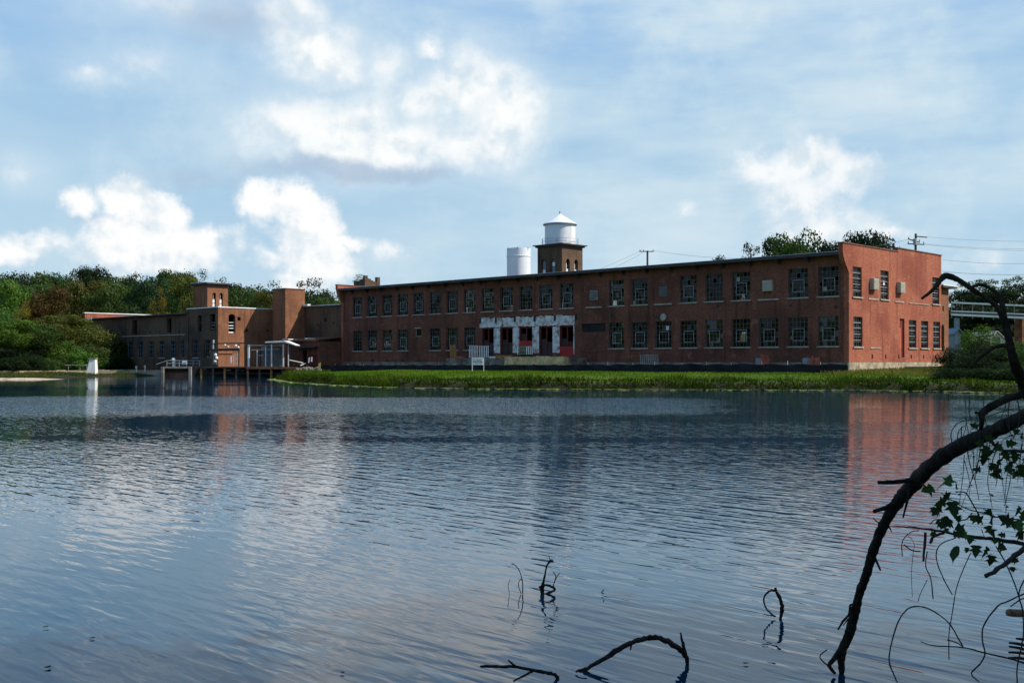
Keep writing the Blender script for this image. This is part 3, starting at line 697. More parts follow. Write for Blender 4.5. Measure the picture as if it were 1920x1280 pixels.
me_ = MB().box(-.10, .10, -.76, .0, EV-.20, EV+.015).add([(-.10,-.02,EV-.55),(.10,-.02,EV-.55),(.10,-.02,EV-.2),(-.10,-.02,EV-.2),(-.1,-.5,EV-.201),(.1,-.5,EV-.201)], [(0,1,5,4),(0,4,3),(1,2,5),(3,4,5,2)]).mesh('rafter_bracket')
for k in range(24):
    o = link('rafter_bracket', me_, mill, M['fascia']); o.location = (-(.5+2.95*k)-.3, 0, -GZ)
# wall lamp and vent on the long front
mb = MB(); mb.lathe([(.0, 0), (.33, .02), (.36, .10), (.30, .16), (0, .17)], 16, cap=False); o = link('round_plate', mb.mesh('round_plate'), mill, M['ac']); o.rotation_euler = (R(90), 0, 0); o.location = (-(bays[6]+.9), -.01, 6.32-GZ)
for x, z in ((-(bays[6]+1.8), 6.25), (-13.2, 7.1), (-5.6, 6.9), (-1.2, 6.6), (-26.0, 6.6), (-58, 6.4), (-34.0, 2.35)):
    mb = MB(); mb.box(x-.12, x+.12, -.03, .02, z, z+.22); mb.build('vent_hole', M['inside'], mill)
for k in (16, 18, 19, 20, 21):
    x = -(bays[k]+.9); mb = MB(); mb.box(x-.3, x+.3, -.03, .02, 1.95, 2.2); mb.build('vent_hole', M['inside'], mill)
# ------------------------------------------------------------------ rear wing, water tower, standpipe
wing = mill_root('brick_wing', .4, 19.6, 1.0); tag(wing, 'narrow sunlit orange brick wing at the right rear corner of the long mill', 'building')
mb = MB(); h_ = [(20.5, 21.2, 3.0, 5.7), (20.75, 21.1, 7.0, 7.5)]
wall(mb, 19.56, 22.3, 1.0, 9.3, h_, endp(-.40), .4); arch(mb, 20.5, 21.2, 5.2, 5.7, endp(-.40), .4)
mb.box(-16, -.8, 21.9, 22.3, 1.0, 9.3).box(-16, -15.6, 19.56, 21.9, 1.0, 9.3); mb.build('wall', M['brick_orange'], wing)
mb = MB(); mb.box(-.7, -.62, 20.5, 21.2, 3.0, 5.7); mb.build('shutter', M['red_dark'], wing)
mb = MB(); mb.box(-16.2, .15, 19.56, 23.2, 9.32, 9.5); mb.build('roof', M['fascia'], wing)
mb = MB(); mb.box(-16.2, .2, 19.56, 23.25, 9.503, 9.62); mb.build('roof_edge', M['coping'], wing)

tw = mill_root('water_tower', 40.6, 9.0, 11.4); tag(tw, 'square brown brick tower carrying a white cone-roofed water tank', 'water tower')
T0, T1, S0, S1, TZ = 40.6, 44.5, 9.0, 12.75, 15.75
ls = [(9.75, 10.4), (11.25, 11.9)]; le = [(-43.85, -43.2), (-42.35, -41.7)]
mb = MB(); hl = [(a, b, 12.5, 14.12) for a, b in ls]
wall(mb, S0, S1, 11.4, TZ, hl, endp(-T0), .35)
for a, b in ls: arch(mb, a, b, 13.75, 14.12, endp(-T0), .35)
hf = [(a, b, 12.5, 14.12) for a, b in le]
wall(mb, -T1, -T0-.352, 11.4, TZ, hf, front(S0), .35)
for a, b in le: arch(mb, a, b, 13.75, 14.12, front(S0), .35)
mb.box(-T1, -T1+.35, S0+.352, S1-.352, 11.4, TZ).box(-T1, -T0-.352, S1-.35, S1, 11.4, TZ); mb.build('brick_shaft', M['brick_old'], tw)
for a, b in ls:
    mb = MB(); mb.box(-T0-.25, -T0-.2, a+.05, b, 12.5, 12.95).box(-T0-.25, -T0-.2, a+.03, a+.3, 13.0, 13.6); mb.build('window_board', M['white'], tw)
    mb = MB(); mb.box(-T0-.30, -T0-.26, (a+b)/2-.03, (a+b)/2+.03, 12.5, 14.0).box(-T0-.30, -T0-.26, a, b, 13.3, 13.36); mb.build('window_frame', M['steel'], tw)
for k, (a, b) in enumerate(le):
    mb = MB(); z = 12.52 if k == 0 else 13.3; mb.box(a+.03, b-.03, S0+.2, S0+.25, z, z+.42); mb.build('window_board', M['white'], tw)
    mb = MB(); mb.box(a, b, S0+.26, S0+.30, 12.5, 14.1); mb.build('window_frame', M['blue_grey'], tw)
mb = MB(); mb.box(-T1-.42, -T0+.42, S0-.42, S1+.42, TZ+.02, TZ+.14).box(-T1-.2, -T0+.2, S0-.2, S1+.2, TZ-.16, TZ+.018); mb.build('cap', M['fascia'], tw)
tcx, tcy = -(T0+T1)/2, (S0+S1)/2; tr = 1.84
mb = MB(); mb.lathe([(tr, 0), (tr, 2.50)], 72, (tcx, tcy, TZ+.16)); tk = mb.build('tank', M['tank'], tw)
mb = MB(); mb.lathe([(tr+.20, 0), (tr+.20, .05), (.10, 1.22), (.10, 1.36), (.02, 1.40)], 40, (tcx, tcy, TZ+2.66), True); mb.build('cone_roof', M['tank'], tk, False, OFF[tw.name]['mf'])
mb = MB(); mb.lathe([(tr+.21, -.10), (tr+.21, -.004), (tr-.05, -.004), (tr-.05, -.1)], 40, (tcx, tcy, TZ+2.66), False); mb.build('eave_ring', M['grey_metal'], tk, False, OFF[tw.name]['mf'])
mb = MB(); mb.lathe([(.0, 0), (.12, .06), (.12, .16), (0, .24)], 10, (tcx, tcy, TZ+4.04), False); mb.build('finial', M['grey_metal'], tk, True, OFF[tw.name]['mf'])
mb = MB()
for z in (.35, .7): mb.tube([(tcx+2.2*math.cos(a), tcy+2.2*math.sin(a), TZ+.14+z) for a in np.linspace(0, 6.2832, 33)], .022, 5)
for a in np.linspace(0, 6.2832, 13)[:-1]: mb.tube([(tcx+2.2*math.cos(a), tcy+2.2*math.sin(a), TZ+.14), (tcx+2.2*math.cos(a), tcy+2.2*math.sin(a), TZ+.84)], .022, 5)
mb.build('railing', M['grey_metal'], tw)
for k in range(2):
    pass
sp = at(972.5, 677, 157); g_ = gz(sp.x, sp.y); sr = 1.70; st_ = 18.15
sil = world_root('standpipe', (sp.x, sp.y, g_)); tag(sil, 'plain white steel standpipe rising behind the mill roof left of the tower', 'standpipe')
mb = MB(); mb.lathe([(sr, g_), (sr, 16.95), (sr+.06, 16.97), (sr+.06, 17.05), (sr, 17.07), (sr, st_), (sr-.12, st_), (sr-.12, st_-.4)], 72, (sp.x, sp.y, 0)); mb.build('shell', M['tank'], sil)
mb = MB()
for a in (2.0, 3.6, 4.6, 5.6): mb.box(sp.x+sr*math.cos(a)-.05, sp.x+sr*math.cos(a)+.05, sp.y+sr*math.sin(a)-.05, sp.y+sr*math.sin(a)+.05, st_-.3, st_+.12)
mb.build('lug', M['grey_metal'], sil)

# ruined tower stub behind the far parapet, with a bush on top
rt = mill_root('ruined_tower', 73.7, 6.0, 9.0); tag(rt, 'roofless brown brick tower stub with broken top beside the far parapet', 'tower')
a0 = 73.7; sb = 6.0; w = 2.5; dp = 2.65; mb = MB()
mb.box(-a0-.42, -a0, sb, sb+.5, 9, 13.72).box(-a0-.42, -a0, sb+dp-.55, sb+dp, 9, 13.6)
mb.box(-a0-.36, -a0-.04, sb+.5, sb+dp-.55, 9, 13.0).box(-a0-.36, -a0-.05, sb+.5, sb+1.1, 13.0, 13.3).box(-a0-.36, -a0-.05, sb+1.1, sb+1.5, 13.0, 13.12)
mb.box(-a0-w, -a0-.42, sb+.04, sb+.42, 9, 13.05).box(-a0-1.2, -a0-.42, sb+.05, sb+.41, 13.05, 13.25).box(-a0-w, -a0-w+.4, sb+.42, sb+dp, 9, 13.0).box(-a0-w+.4, -a0-.36, sb+dp-.4, sb+dp-.05, 9, 12.8)
mb.build('brick_shell', M['brick_old'], rt)

# ------------------------------------------------------------------ connecting range, stair tower, annex
cr = mill_root('connecting_range', 71.2, .2, .7); tag(cr, 'blank shaded brown brick range between the long mill and the stair tower', 'building')
mb = MB(); wall(mb, -82.0, -71.15, .7, 9.4, [(-73.2, -72.9, 6.9, 7.2), (-75.1, -74.6, 7.3, 7.8), (-76.6, -76.3, 6.7, 7.0)], front(.2), .4)
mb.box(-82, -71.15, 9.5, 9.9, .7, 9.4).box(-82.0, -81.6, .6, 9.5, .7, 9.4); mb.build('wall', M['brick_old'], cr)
mb = MB(); mb.box(-82.2, -71.15, -.05, 10.1, 9.403, 9.5); mb.build('roof', M['roof'], cr)
mb = MB(); mb.box(-82.2, -71.15, -.12, -.053, 9.40, 9.52); mb.build('roof_edge', M['pale_edge'], cr)
mb = MB(); mb.box(-79.39, -78.3, -.2, .3, 9.505, 9.75); mb.build('coping', M['coping'], cr)

sttw = mill_root('stair_tower', 79.4, -3.0, .7); tag(sttw, 'plain square orange brick stair tower with flat top casting a slanted shadow', 'tower')
mb = MB(); mb.box(-82.4, -79.4, -3.0, .15, .7, 11.7); mb.build('shaft', M['brick_orange'], sttw)
mb = MB(); mb.box(-82.5, -79.33, -3.07, .2, 11.703, 11.82); mb.build('cap', M['cop_brick'], sttw)
mb = MB(); mb.box(-83.3, -82.403, -3.2, 0, 11.2, 11.5); mb.build('roof_ledge', M['fascia'], sttw)

an = mill_root('mill_annex', 84, -10.4, .6); tag(an, 'old brown brick mill range at left with one sunlit end wall and a pale coping', 'building')
TA, SA = 84.0, -10.4
mb = MB(); eh = [(-8.85, -7.8, 5.75, 8.3), (-7.5, -6.95, 7.45, 7.95), (-6.2, -5.85, 5.95, 6.35), (-2.9, -2.5, 6.0, 6.4)]
wall(mb, SA, 4.0, .6, 9.1, eh, endp(-TA), .45); arch(mb, -8.85, -7.8, 7.95, 8.3, endp(-TA), .45)
rq = random.Random(4)
for _ in range(10):
    a = rq.uniform(0, 6.28); mb.box(-TA-.2, -TA-.02, -7.22+.3*math.cos(a)-.07, -7.22+.3*math.cos(a)+.07, 7.7+.27*math.sin(a)-.04, 7.7+.27*math.sin(a)+.04)
mb.build('end_wall', M['brick_orange'], an)  # sunlight put into the colour: brighter brick than the annex front
mb = MB(); hA = [(-86.15, -84.85, 6.1, 8.25), (-89.2, -88.2, 6.0, 8.2), (-97.6, -96.4, 5.95, 8.05), (-107.7, -106.4, 5.95, 8.05)]
lw = [(-(86.0+3.1*k+1.5), -(86.0+3.1*k)) for k in range(10)]
hA += [(a, b, 2.5, 4.9) for a, b in lw]
hA += [(-94.4, -94.1, 6.0, 6.3), (-99.9, -99.6, 6.0, 6.35), (-102.6, -102.2, 6.0, 6.4), (-104.8, -104.5, 6.1, 6.4), (-110.8, -110.4, 6.0, 6.4)]
wall(mb, -91.7, -TA-.452, .6, 9.1, hA, front(SA), .45); wall(mb, -121.0, -91.702, .6, 8.45, hA, front(SA+.1), .45)
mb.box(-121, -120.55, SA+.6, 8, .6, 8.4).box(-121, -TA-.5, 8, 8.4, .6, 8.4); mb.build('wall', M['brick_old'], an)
mb = MB(); mb.box(-92.4, -91.5, SA-.12, SA+.05, .6, 9.0); mb.build('pilaster', M['brick_old'], an)
mb = MB(); mb.box(-121, -91.6, SA+.02, SA+.09, 5.62, 5.74); mb.build('string_course', M['sill'], an)
mb = MB(); mb.box(-121.5, -91.75, SA-.5, 8.6, 8.47, 8.64); mb.build('roof', M['roof'], an)
mb = MB(); mb.box(-91.7, -TA-.5, SA+.5, 8.6, 8.9, 9.05); mb.build('upper_roof', M['roof'], an)
mb = MB(); mb.box(-91.9, -TA+.08, SA-.1, SA+.5, 9.103, 9.25).box(-TA-.48, -TA+.08, SA+.503, -1.2, 9.103, 9.25); mb.build('coping', M['coping'], an)
mb = MB(); mb.box(-122.0, -121.5, SA-.7, 9.5, 7.6, 9.45); mb.build('far_parapet', M['brick_sunlit'], an)
mb = MB(); mb.box(-122.1, -121.4, SA-.8, 9.6, 9.453, 9.6); mb.build('coping', M['coping'], an)
mb = MB(); mb.box(-121.49, -119.5, SA-.62, SA-.502, 8.45, 8.62); mb.build('coping', M['coping'], an)
mb = MB(); mb.box(-121.2, -120.3, SA-1.3, SA+.1, 5.8, 7.6); mb.build('buttress', M['brick_orange'], an)
mb = MB(); mb.box(-121, -85, SA+.6, 7.9, 5.2, 5.4); mb.build('floor', M['inside'], an)
f_, g__, _, l__ = window_meshes(1.5, 2.4, 3, 4, 77); o_ = OFF[an.name]['mf']
for k, (a, b) in enumerate(lw):
    w_ = link('window', f_, an, M['blue_grey']); w_.location = ((a+b)/2-o_[0], SA+.25-o_[1], 2.5-o_[2]); link('glass', g__, w_, M['glass_dirty'])
    if k % 3 == 1: link('sill', l__, w_, M['sill'])
for z0, z1 in ((6.35, 6.45), (6.7, 6.82), (5.78, 5.95), (7.15, 7.22)):
    mb = MB(); mb.box(-TA-.3, -TA-.25, -8.85, -7.8, z0, z1); mb.build('window_slat', M['white'], an)
for z0, z1 in ((6.3, 6.38), (6.75, 6.85), (7.1, 7.16)):
    mb = MB(); mb.box(-86.15, -84.85, SA+.25, SA+.3, z0, z1); mb.build('window_slat', M['sash'], an)

bt = mill_root('bell_tower', 97.5, -4.0, 8.5); tag(bt, 'small square brown brick tower with two arched windows rising over the annex roof', 'tower')
mb = MB(); hb = [(-3.15, -2.6, 9.9, 12.0), (-2.0, -1.45, 9.9, 12.0)]
wall(mb, -4.0, -.6, 8.4, 13.2, hb, endp(-97.5), .35)
for h in hb: arch(mb, h[0], h[1], 11.7, 12.0, endp(-97.5), .35)
mb.box(-101.4, -97.852, -4.0, -3.65, 8.4, 13.2).box(-101.4, -101.05, -3.65, -.95, 8.4, 13.2).box(-101.4, -97.852, -.95, -.6, 8.4, 13.2); mb.build('shaft', M['brick_orange'], bt)
for h in hb:
    mb = MB(); mb.box(-97.72, -97.68, h[0]+.05, h[1]-.1, 10.5, 11.0).box(-97.72, -97.68, h[0]+.1, h[1]-.05, 9.95, 10.4); mb.build('window_board', M['white'], bt)
    mb = MB(); mb.box(-97.76, -97.73, h[0], h[1], 11.05, 11.12).box(-97.76, -97.73, (h[0]+h[1])/2-.03, (h[0]+h[1])/2+.03, 9.9, 11.9); mb.build('window_frame', M['sash'], bt)
mb = MB(); mb.box(-101.8, -97.05, -4.4, -.2, 13.22, 13.42).box(-101.6, -97.3, -4.2, -.4, 13.05, 13.218); mb.build('flat_roof', M['fascia'], bt)
mb = MB(); mb.box(-101.75, -97.1, -4.35, -.25, 13.423, 13.47); mb.build('roof_sheet', M['pale_edge'], bt)

lt = mill_root('lean_to_shed', 71.3, -3.4, .6); tag(lt, 'low dark red brick lean-to with sagging roof against the connecting range', 'shed')
mb = MB(); wall(mb, -78.9, -71.3, .6, 4.6, [(-74.9, -74.0, 1.0, 3.4)], front(-3.4), .3)
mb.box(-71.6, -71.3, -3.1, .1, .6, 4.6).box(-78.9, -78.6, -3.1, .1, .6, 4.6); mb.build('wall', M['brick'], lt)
mb = MB(); mb.prism([(-3.9, 4.62), (-3.9, 4.78), (.1, 5.25), (.1, 5.1)], lambda a, b, d: (-d, a, b), 71.2, 79.2); mb.build('roof', M['rusty'], lt)
mb = MB(); mb.prism([(-4.3, 3.75), (-4.3, 3.85), (-3.42, 4.0), (-3.42, 3.9)], lambda a, b, d: (-d, a, b), 71.4, 75.8); mb.build('canopy', M['fascia'], lt)
mb = MB(); mb.box(-79.0, -77.6, -3.8, -2.9, 4.85, 4.98).box(-74.2, -73.4, -3.6, -2.4, 4.88, 5.02).box(-76.5, -76.2, -3.8, -3.4, 4.82, 4.93); mb.build('roof_debris', M['coping'], lt)
mb = MB(); mb.box(-73.6, -71.7, -3.44, -3.402, 1.4, 2.9); mb.build('door', M['red_dark'], lt)

# ------------------------------------------------------------------ platform over the intake, porch with white posts, trash rack gear
def wbox(mb, px0, px1, py0, py1, Y, d):     # a box whose near face spans those pixels at distance Y
    a = at(px0, py1, Y); b = at(px1, py0, Y); return mb.box(a.x, b.x, Y, Y+d, a.z, b.z)
trs = world_root('timber_platform', (at(460, 690, 137).x, 137, 0)); tag(trs, 'dark timber platform on piles over the water below the sunlit end wall', 'platform')
zt = at(460, 687.5, 137).z
mb = MB(); a, b = at(372, 0, 137).x, at(556, 0, 137).x; mb.box(a, b, 137, 141.5, zt-.16, zt); mb.build('deck', M['old_wood'], trs)
mb = MB(); mb.box(a+6, b, 136.85, 136.99, zt-.28, zt+.02); mb.build('edge_beam', M['rusty'], trs)
for k in range(9):
    x = a+.3+(b-a-.6)*k/8; mb = MB(); mb.tube([(x, 137.25, -1.4), (x, 137.25, zt-.16)], .14, 8); mb.build('pile', M['pole'] if k % 2 else M['wood'], trs)
mb = MB(); mb.box(a, b, 140.5, 140.9, -1.2, zt-.165); mb.build('back_boarding', M['old_wood'], trs)
mb = MB(); mb.beam((a, 137.4, .55), (b, 137.4, .45), .14); mb.build('waling', M['old_wood'], trs)
for px in (428, 447, 455):
    mb = MB(); wbox(mb, px-5, px+5, 692, 695, 138.5, .3); mb.build('pale_block', M['cream'], trs)
# porch
po = world_root('open_porch', (at(510, 690, 138).x, 138, zt)); tag(po, 'open-sided porch with white posts and pale slanting roof on the timber platform', 'porch')
for i, (px, top, w, Y) in enumerate(((466, 646, 3.2, 137.6), (482, 655, 1.5, 138.6), (498, 647, 1.6, 138.2), (509, 645, 2.2, 137.5), (531, 645, 2.2, 137.7), (540.5, 645, 1.4, 138.6))):
    a = at(px-w/2, 684, Y); b = at(px+w/2, top, Y); mb = MB(); mb.box(a.x, b.x, Y, Y+(b.x-a.x), zt+.002, b.z); mb.build('post', M['white'], po)
mb = MB(); a = at(497, 641, 137.3); b = at(533, 640, 137.3); c_ = at(556, 647, 138.2)
mb.prism([(a.x, a.z-.10), (b.x, b.z-.10), (c_.x, c_.z-.05), (c_.x, c_.z+.02), (b.x, b.z+.12), (a.x, a.z+.05)], lambda u, z, d: (u, d, z), 137.2, 140.6); mb.build('roof', M['white'], po)
mb = MB(); a = at(467, 646, 138); b = at(532, 645, 138); mb.box(a.x, b.x, 138.0, 138.1, a.z-.15, a.z-.02); mb.build('top_rail', M['plank'], po)
mb = MB(); a = at(472, 656, 138.4); b = at(524, 654, 138.4); mb.beam(a, b, .10, .12); mb.build('mid_rail', M['sash'], po)
mb = MB(); a = at(482, 666, 138.5); b = at(494, 666, 138.5); mb.beam(a, b, .08, .1); mb.build('low_rail', M['sash'], po)
mb = MB(); a = at(490, 684, 140.2); b = at(530, 650, 140.2); mb.box(a.x, b.x, 140.2, 140.3, zt, b.z); mb.build('back_panel', M['steel'], po)
# rack cleaning gear: two lattice uprights, cross beam, pale machine parts
rk = world_root('rack_gear', (at(425, 690, 136.9).x, 137.6, zt-.2)); tag(rk, 'rusty steel gate-hoist frame with pale lattice uprights beside the sunlit wall', 'machinery')
def lattice(px, w, y0, y1, Y, mat, n=5):
    mb = MB()
    for sx in (-w, w): mb.beam(at(px+sx, y1, Y), at(px+sx, y0, Y), .09)
    for k in range(n):
        p0 = at(px-w if k%2 else px+w, y1+(y0-y1)*k/n, Y); p1 = at(px+w if k%2 else px-w, y1+(y0-y1)*(k+1)/n, Y); mb.beam(p0, p1, .07)
    mb.build('lattice_upright', mat, rk)
lattice(403, 3, 655, 683, 137.6, M['sash']); lattice(441.5, 4, 652, 684, 137.6, M['cream'], 6)
mb = MB(); mb.beam(at(396, 656, 137.6), at(448, 655, 137.6), .22, .30); mb.build('cross_beam', M['old_wood'], rk)
mb = MB(); mb.beam(at(400, 644, 137.6), at(474, 643, 137.6), .16, .14); mb.build('upper_beam', M['old_wood'], rk)
mb = MB(); mb.beam(at(408, 664, 137.9), at(436, 664, 137.9), .10, .16); mb.build('rail', M['rusty'], rk)
mb = MB(); mb.beam(at(433, 667, 137.5), at(433, 680, 137.5), .12); mb.build('pipe', M['white'], rk)
mb = MB(); mb.beam(at(400.5, 637, 137.6), at(400, 654, 137.6), .14); mb.build('lamp_post', M['white'], rk)
for px, py, r in ((422, 647, .14), (428, 650, .12), (442, 648, .16), (447, 651, .16), (404, 665, .2), (406, 671, .22), (403, 677, .2)):
    mb = MB(); mb.lathe([(0, -r), (r*.8, -r*.6), (r, 0), (r*.7, r*.7), (0, r)], 8, tuple(at(px, py, 137.4)), False); mb.build('machine_part', M['coping'], rk)
for sx in (396, 448):
    mb = MB(); mb.beam(at(sx, 692, 137.65), at(sx, 645, 137.65), .16); mb.build('frame_leg', M['rusty'], rk)

# gate house deck with railing and handwheel stand
gh = world_root('sluice_gate', (at(330, 700, 146).x, 146, 0)); tag(gh, 'concrete sluice gate with rusty gate plate, railing and pale hoist pedestal', 'sluice gate')
Yg = 145.0
mb = MB(); wbox(mb, 308, 360, 687, 690.5, Yg, 3); mb.build('deck', M['plank'], gh)
for px in (304, 356): mb = MB(); wbox(mb, px-2.5, px+2.5, 687.5, 714, Yg-.3, 3); mb.build('pier', M['plank'] if px > 330 else M['dock_concrete'], gh)
mb = MB(); wbox(mb, 309, 353, 699, 714, Yg+.6, .2); mb.build('gate_plate', M['rusty'], gh)
mb = MB(); wbox(mb, 307, 353, 690.6, 714, Yg+1.8, .4); mb.build('back_wall', M['dock_concrete'], gh)
mb = MB(); wbox(mb, 323, 328, 676, 687, Yg+.3, .35); p_ = at(325.5, 674, Yg+.5); mb.lathe([(0, -.25), (.24, -.15), (.28, 0), (.2, .2), (0, .25)], 10, tuple(p_), False); mb.build('hoist_pedestal', M['coping'], gh)
mb = MB()
for py in (676, 681): mb.tube([at(313, py, Yg+.2), at(376, py, Yg+.2)], .045, 6)
for px in (313, 336, 350, 362, 374): mb.tube([at(px, 687, Yg+.2), at(px, 675.5, Yg+.2)], .045, 6)
mb.tube([at(293, 683, Yg+.2), at(313, 676, Yg+.2), at(322, 675, Yg+.2)], .05, 6); mb.build('railing', M['sash'], gh)
wsn = world_root('warning_sign', tuple(at(346, 680, Yg))); tag(wsn, 'small blank white sign hung on the sluice gate railing', 'sign')
mb = MB(); wbox(mb, 341.5, 350.5, 675.5, 683, Yg, .04); mb.build('board', M['sign'], wsn)
mb = MB(); wbox(mb, 343.5, 348.5, 679.6, 680.4, Yg-.012, .009); wbox(mb, 343.5, 348.5, 681.3, 681.9, Yg-.012, .009); mb.build('lettering', M['ink'], wsn)

# dam wall, pylon, footpath rail, sand bar
dm = world_root('dam_wall', (at(150, 700, 150).x, 150, 0)); tag(dm, 'low weathered tan dam wall with pale crest at the far left shore', 'wall')
mb = MB(); rd = random.Random(8); prev = None
segs = [(-120, 697, 140), (0, 695.5, 145), (90, 694.5, 149), (170, 693.5, 152), (230, 693.5, 153), (300, 694, 150)]
for (p0, y0, Y0), (p1, y1, Y1) in zip(segs[:-1], segs[1:]):
    n = 6
    for k in range(n):
        f0, f1 = k/n, (k+1)/n; A = at(p0+(p1-p0)*f0, y0+(y1-y0)*f0, Y0+(Y1-Y0)*f0); B = at(p0+(p1-p0)*f1, y0+(y1-y0)*f1, Y0+(Y1-Y0)*f1)
        A.z += rd.uniform(-.05, .05)
        mb.add([(A.x, A.y, -1), (B.x, B.y, -1), (B.x, B.y+1.2, -1), (A.x, A.y+1.2, -1), (A.x, A.y+.15, A.z), (B.x, B.y+.15, A.z), (B.x, B.y+1.2, A.z), (A.x, A.y+1.2, A.z)], [(3,2,1,0),(4,5,6,7),(0,1,5,4),(1,2,6,5),(2,3,7,6),(3,0,4,7)])
mb.build('masonry', M['concrete'], dm)
py_ = world_root('pylon', tuple(at(174, 703, 148))); tag(py_, 'white tapering concrete pylon standing on the dam', 'pylon')
p_ = at(174, 703, 148); h_ = at(174, 671, 148).z
mb = MB(); mb.add([(p_.x-.72, 148-.7, p_.z-.6), (p_.x+.58, 148-.7, p_.z-.6), (p_.x+.58, 148.5, p_.z-.6), (p_.x-.72, 148.5, p_.z-.6), (p_.x-.30, 147.6, h_-.12), (p_.x+.46, 147.6, h_-.12), (p_.x+.46, 148.35, h_-.12), (p_.x-.30, 148.35, h_-.12)], [(3,2,1,0),(4,5,6,7),(0,1,5,4),(1,2,6,5),(2,3,7,6),(3,0,4,7)])
mb.build('shaft', M['white'], py_); mb = MB(); mb.box(p_.x-.40, p_.x+.56, 147.5, 148.45, h_-.118, h_); mb.build('cap', M['concrete'], py_)
fr_ = world_root('pipe_rail', tuple(at(140, 690, 152))); tag(fr_, 'thin pale pipe rail running behind the white pylon', 'railing')
mb = MB(); mb.tube([at(106, 684.5, 152), at(164, 684.5, 152.5)], .05, 6); mb.build('rail', M['sash'], fr_)
for px in (107, 128, 150, 163): mb = MB(); mb.tube([at(px, 698, 152.2), at(px, 684.5, 152.2)], .04, 6); mb.build('post', M['grey_metal'], fr_)
for i, (px, py) in enumerate(((256, 686), (272, 685))):
    mp = world_root('marker_post', tuple(at(px, 697, 151.4))); tag(mp, ('short white marker post in the weeds nearest the pylon', 'short white marker post in the weeds nearest the sluice gate')[i], 'post')
    mb = MB(); mb.tube([at(px, 698, 151.4), at(px, py, 151.4)], .06, 6); mb.build('post', M['white'], mp)
    mb = MB(); q = at(px, py, 151.4); mb.box(q.x-.12, q.x+.12, 151.28, 151.33, q.z-.3, q.z+.02); mb.build('plate', M['cream'], mp)
mb = MB(); rs = random.Random(3); n = 40; rim = []
for k in range(n):
    a = 2*math.pi*k/n; r = 1+.25*math.sin(3*a+1)+.1*rs.uniform(-1, 1); rim.append((-59.0+8.6*r*math.cos(a), 121.2+2.0*r*math.sin(a)))
mb.add([(x, y, -.06) for x, y in rim]+[(-59+(x+59)*.55, 121.2+(y-121.2)*.55, .14) for x, y in rim]+[(-59, 121.2, .16)], [(k, (k+1)%n, n+(k+1)%n, n+k) for k in range(n)]+[(n+k, n+(k+1)%n, 2*n) for k in range(n)])
tag(mb.build('sand_bar', M['sand'], None, True), kind='structure')
# ------------------------------------------------------------------ loading dock and what stands on it
dk = mill_root('loading_dock', 38, -2.0, .6); tag(dk, 'old concrete loading dock along the mill under the whitewashed doors', 'dock')
mb = MB(); mb.box(-48.2, -29.2, -2.6, -.09, .6, 2.35); mb.build('platform', M['dock_concrete'], dk)
mb = MB(); mb.box(-38.0, -29.6, -3.4, -2.605, 1.62, 2.46); mb.build('ramp_edge', M['tan_concrete'], dk)
mb = MB(); mb.box(-38.2, -37.5, -3.3, -2.61, .6, 1.615).box(-30.6, -29.7, -3.3, -2.61, .6, 1.615); mb.build('pier', M['tan_concrete'], dk)
mb = MB(); mb.box(-47.6, -45.8, -3.2, -2.605, .6, 1.75); mb.build('step', M['concrete'], dk)
def t_of(px, s):
    r = (px-960)/F; return ((29+.6914*s)-r*(94+.7225*s))/(.7225+.6914*r)
def dparts(root, lst, mat_default):
    for name, args, mt in lst:
        mb = MB(); mb.box(*args); mb.build(name, mt or mat_default, root)
def pallet(name, label, px, py_base, px1, py_top, T, S, mat, lean=.25, n=10, group=None, alt=None, thick=.07):
    T = t_of((px+px1)/2, S); a = at(px, py_base, mw(T, S).y); b = at(px1, py_top, mw(T, S).y); Y = a.y; r = world_root(name, (( a.x+b.x)/2, Y, a.z))
    tag(r, label, 'pallet', group); H = b.z-a.z; Wd = b.x-a.x
    for k in range(n):
        x = a.x+Wd*(k+.2)/n; mb = MB(); w = Wd/n*.46
        mb.add([(x, Y, a.z), (x+w, Y, a.z), (x+w, Y+.03, a.z), (x, Y+.03, a.z), (x, Y+lean, b.z), (x+w, Y+lean, b.z), (x+w, Y+lean+.03, b.z), (x, Y+lean+.03, b.z)], [(3,2,1,0),(4,5,6,7),(0,1,5,4),(1,2,6,5),(2,3,7,6),(3,0,4,7)])
        mb.build('slat', alt if alt and 1 <= k <= 4 else mat, r)
    for f in (.04, .5, .95):
        mb = MB(); mb.box(a.x, b.x, Y+lean*f+.035, Y+lean*f+.12, a.z+H*f-.04, a.z+H*f+.05); mb.build('stringer', M['plank'], r)
    return r
pallet('pallet', 'bleached white pallet leaning on the dock, left one behind the small sign', 879, 670, 897, 647.5, 47.5, -1.7, M['pallet'], n=6)
pallet('pallet', 'bleached white pallet leaning on the dock, right one behind the small sign', 897.6, 670, 917, 648, 46.4, -1.8, M['pallet'], n=6)
pallet('pallet', 'green painted pallet standing before the red panel door', 969, 664, 999.5, 649, 37.4, -.9, M['pallet'], lean=.15, n=9, alt=M['pallet_green'])
pallet('pallet', 'grey bleached pallet leaning against the mill wall right of the dock', 1200, 683, 1236, 664.5, 21.9, -1.0, M['plank'], lean=.4, n=10)
wp = world_root('plank_stack', tuple(at(850, 672, mw(t_of(850, -1.6), -1.6).y))); tag(wp, 'upright weathered brown planks standing at the left end of the dock', 'planks')
Yp = mw(t_of(850, -1.6), -1.6).y
for px0, px1, t0 in ((843.5, 846, 646), (846.5, 849, 647), (850, 853.5, 645), (854, 855.5, 655)):
    mb = MB(); wbox(mb, px0, px1, t0, 671, Yp, .1); mb.build('plank', M['wood'], wp)
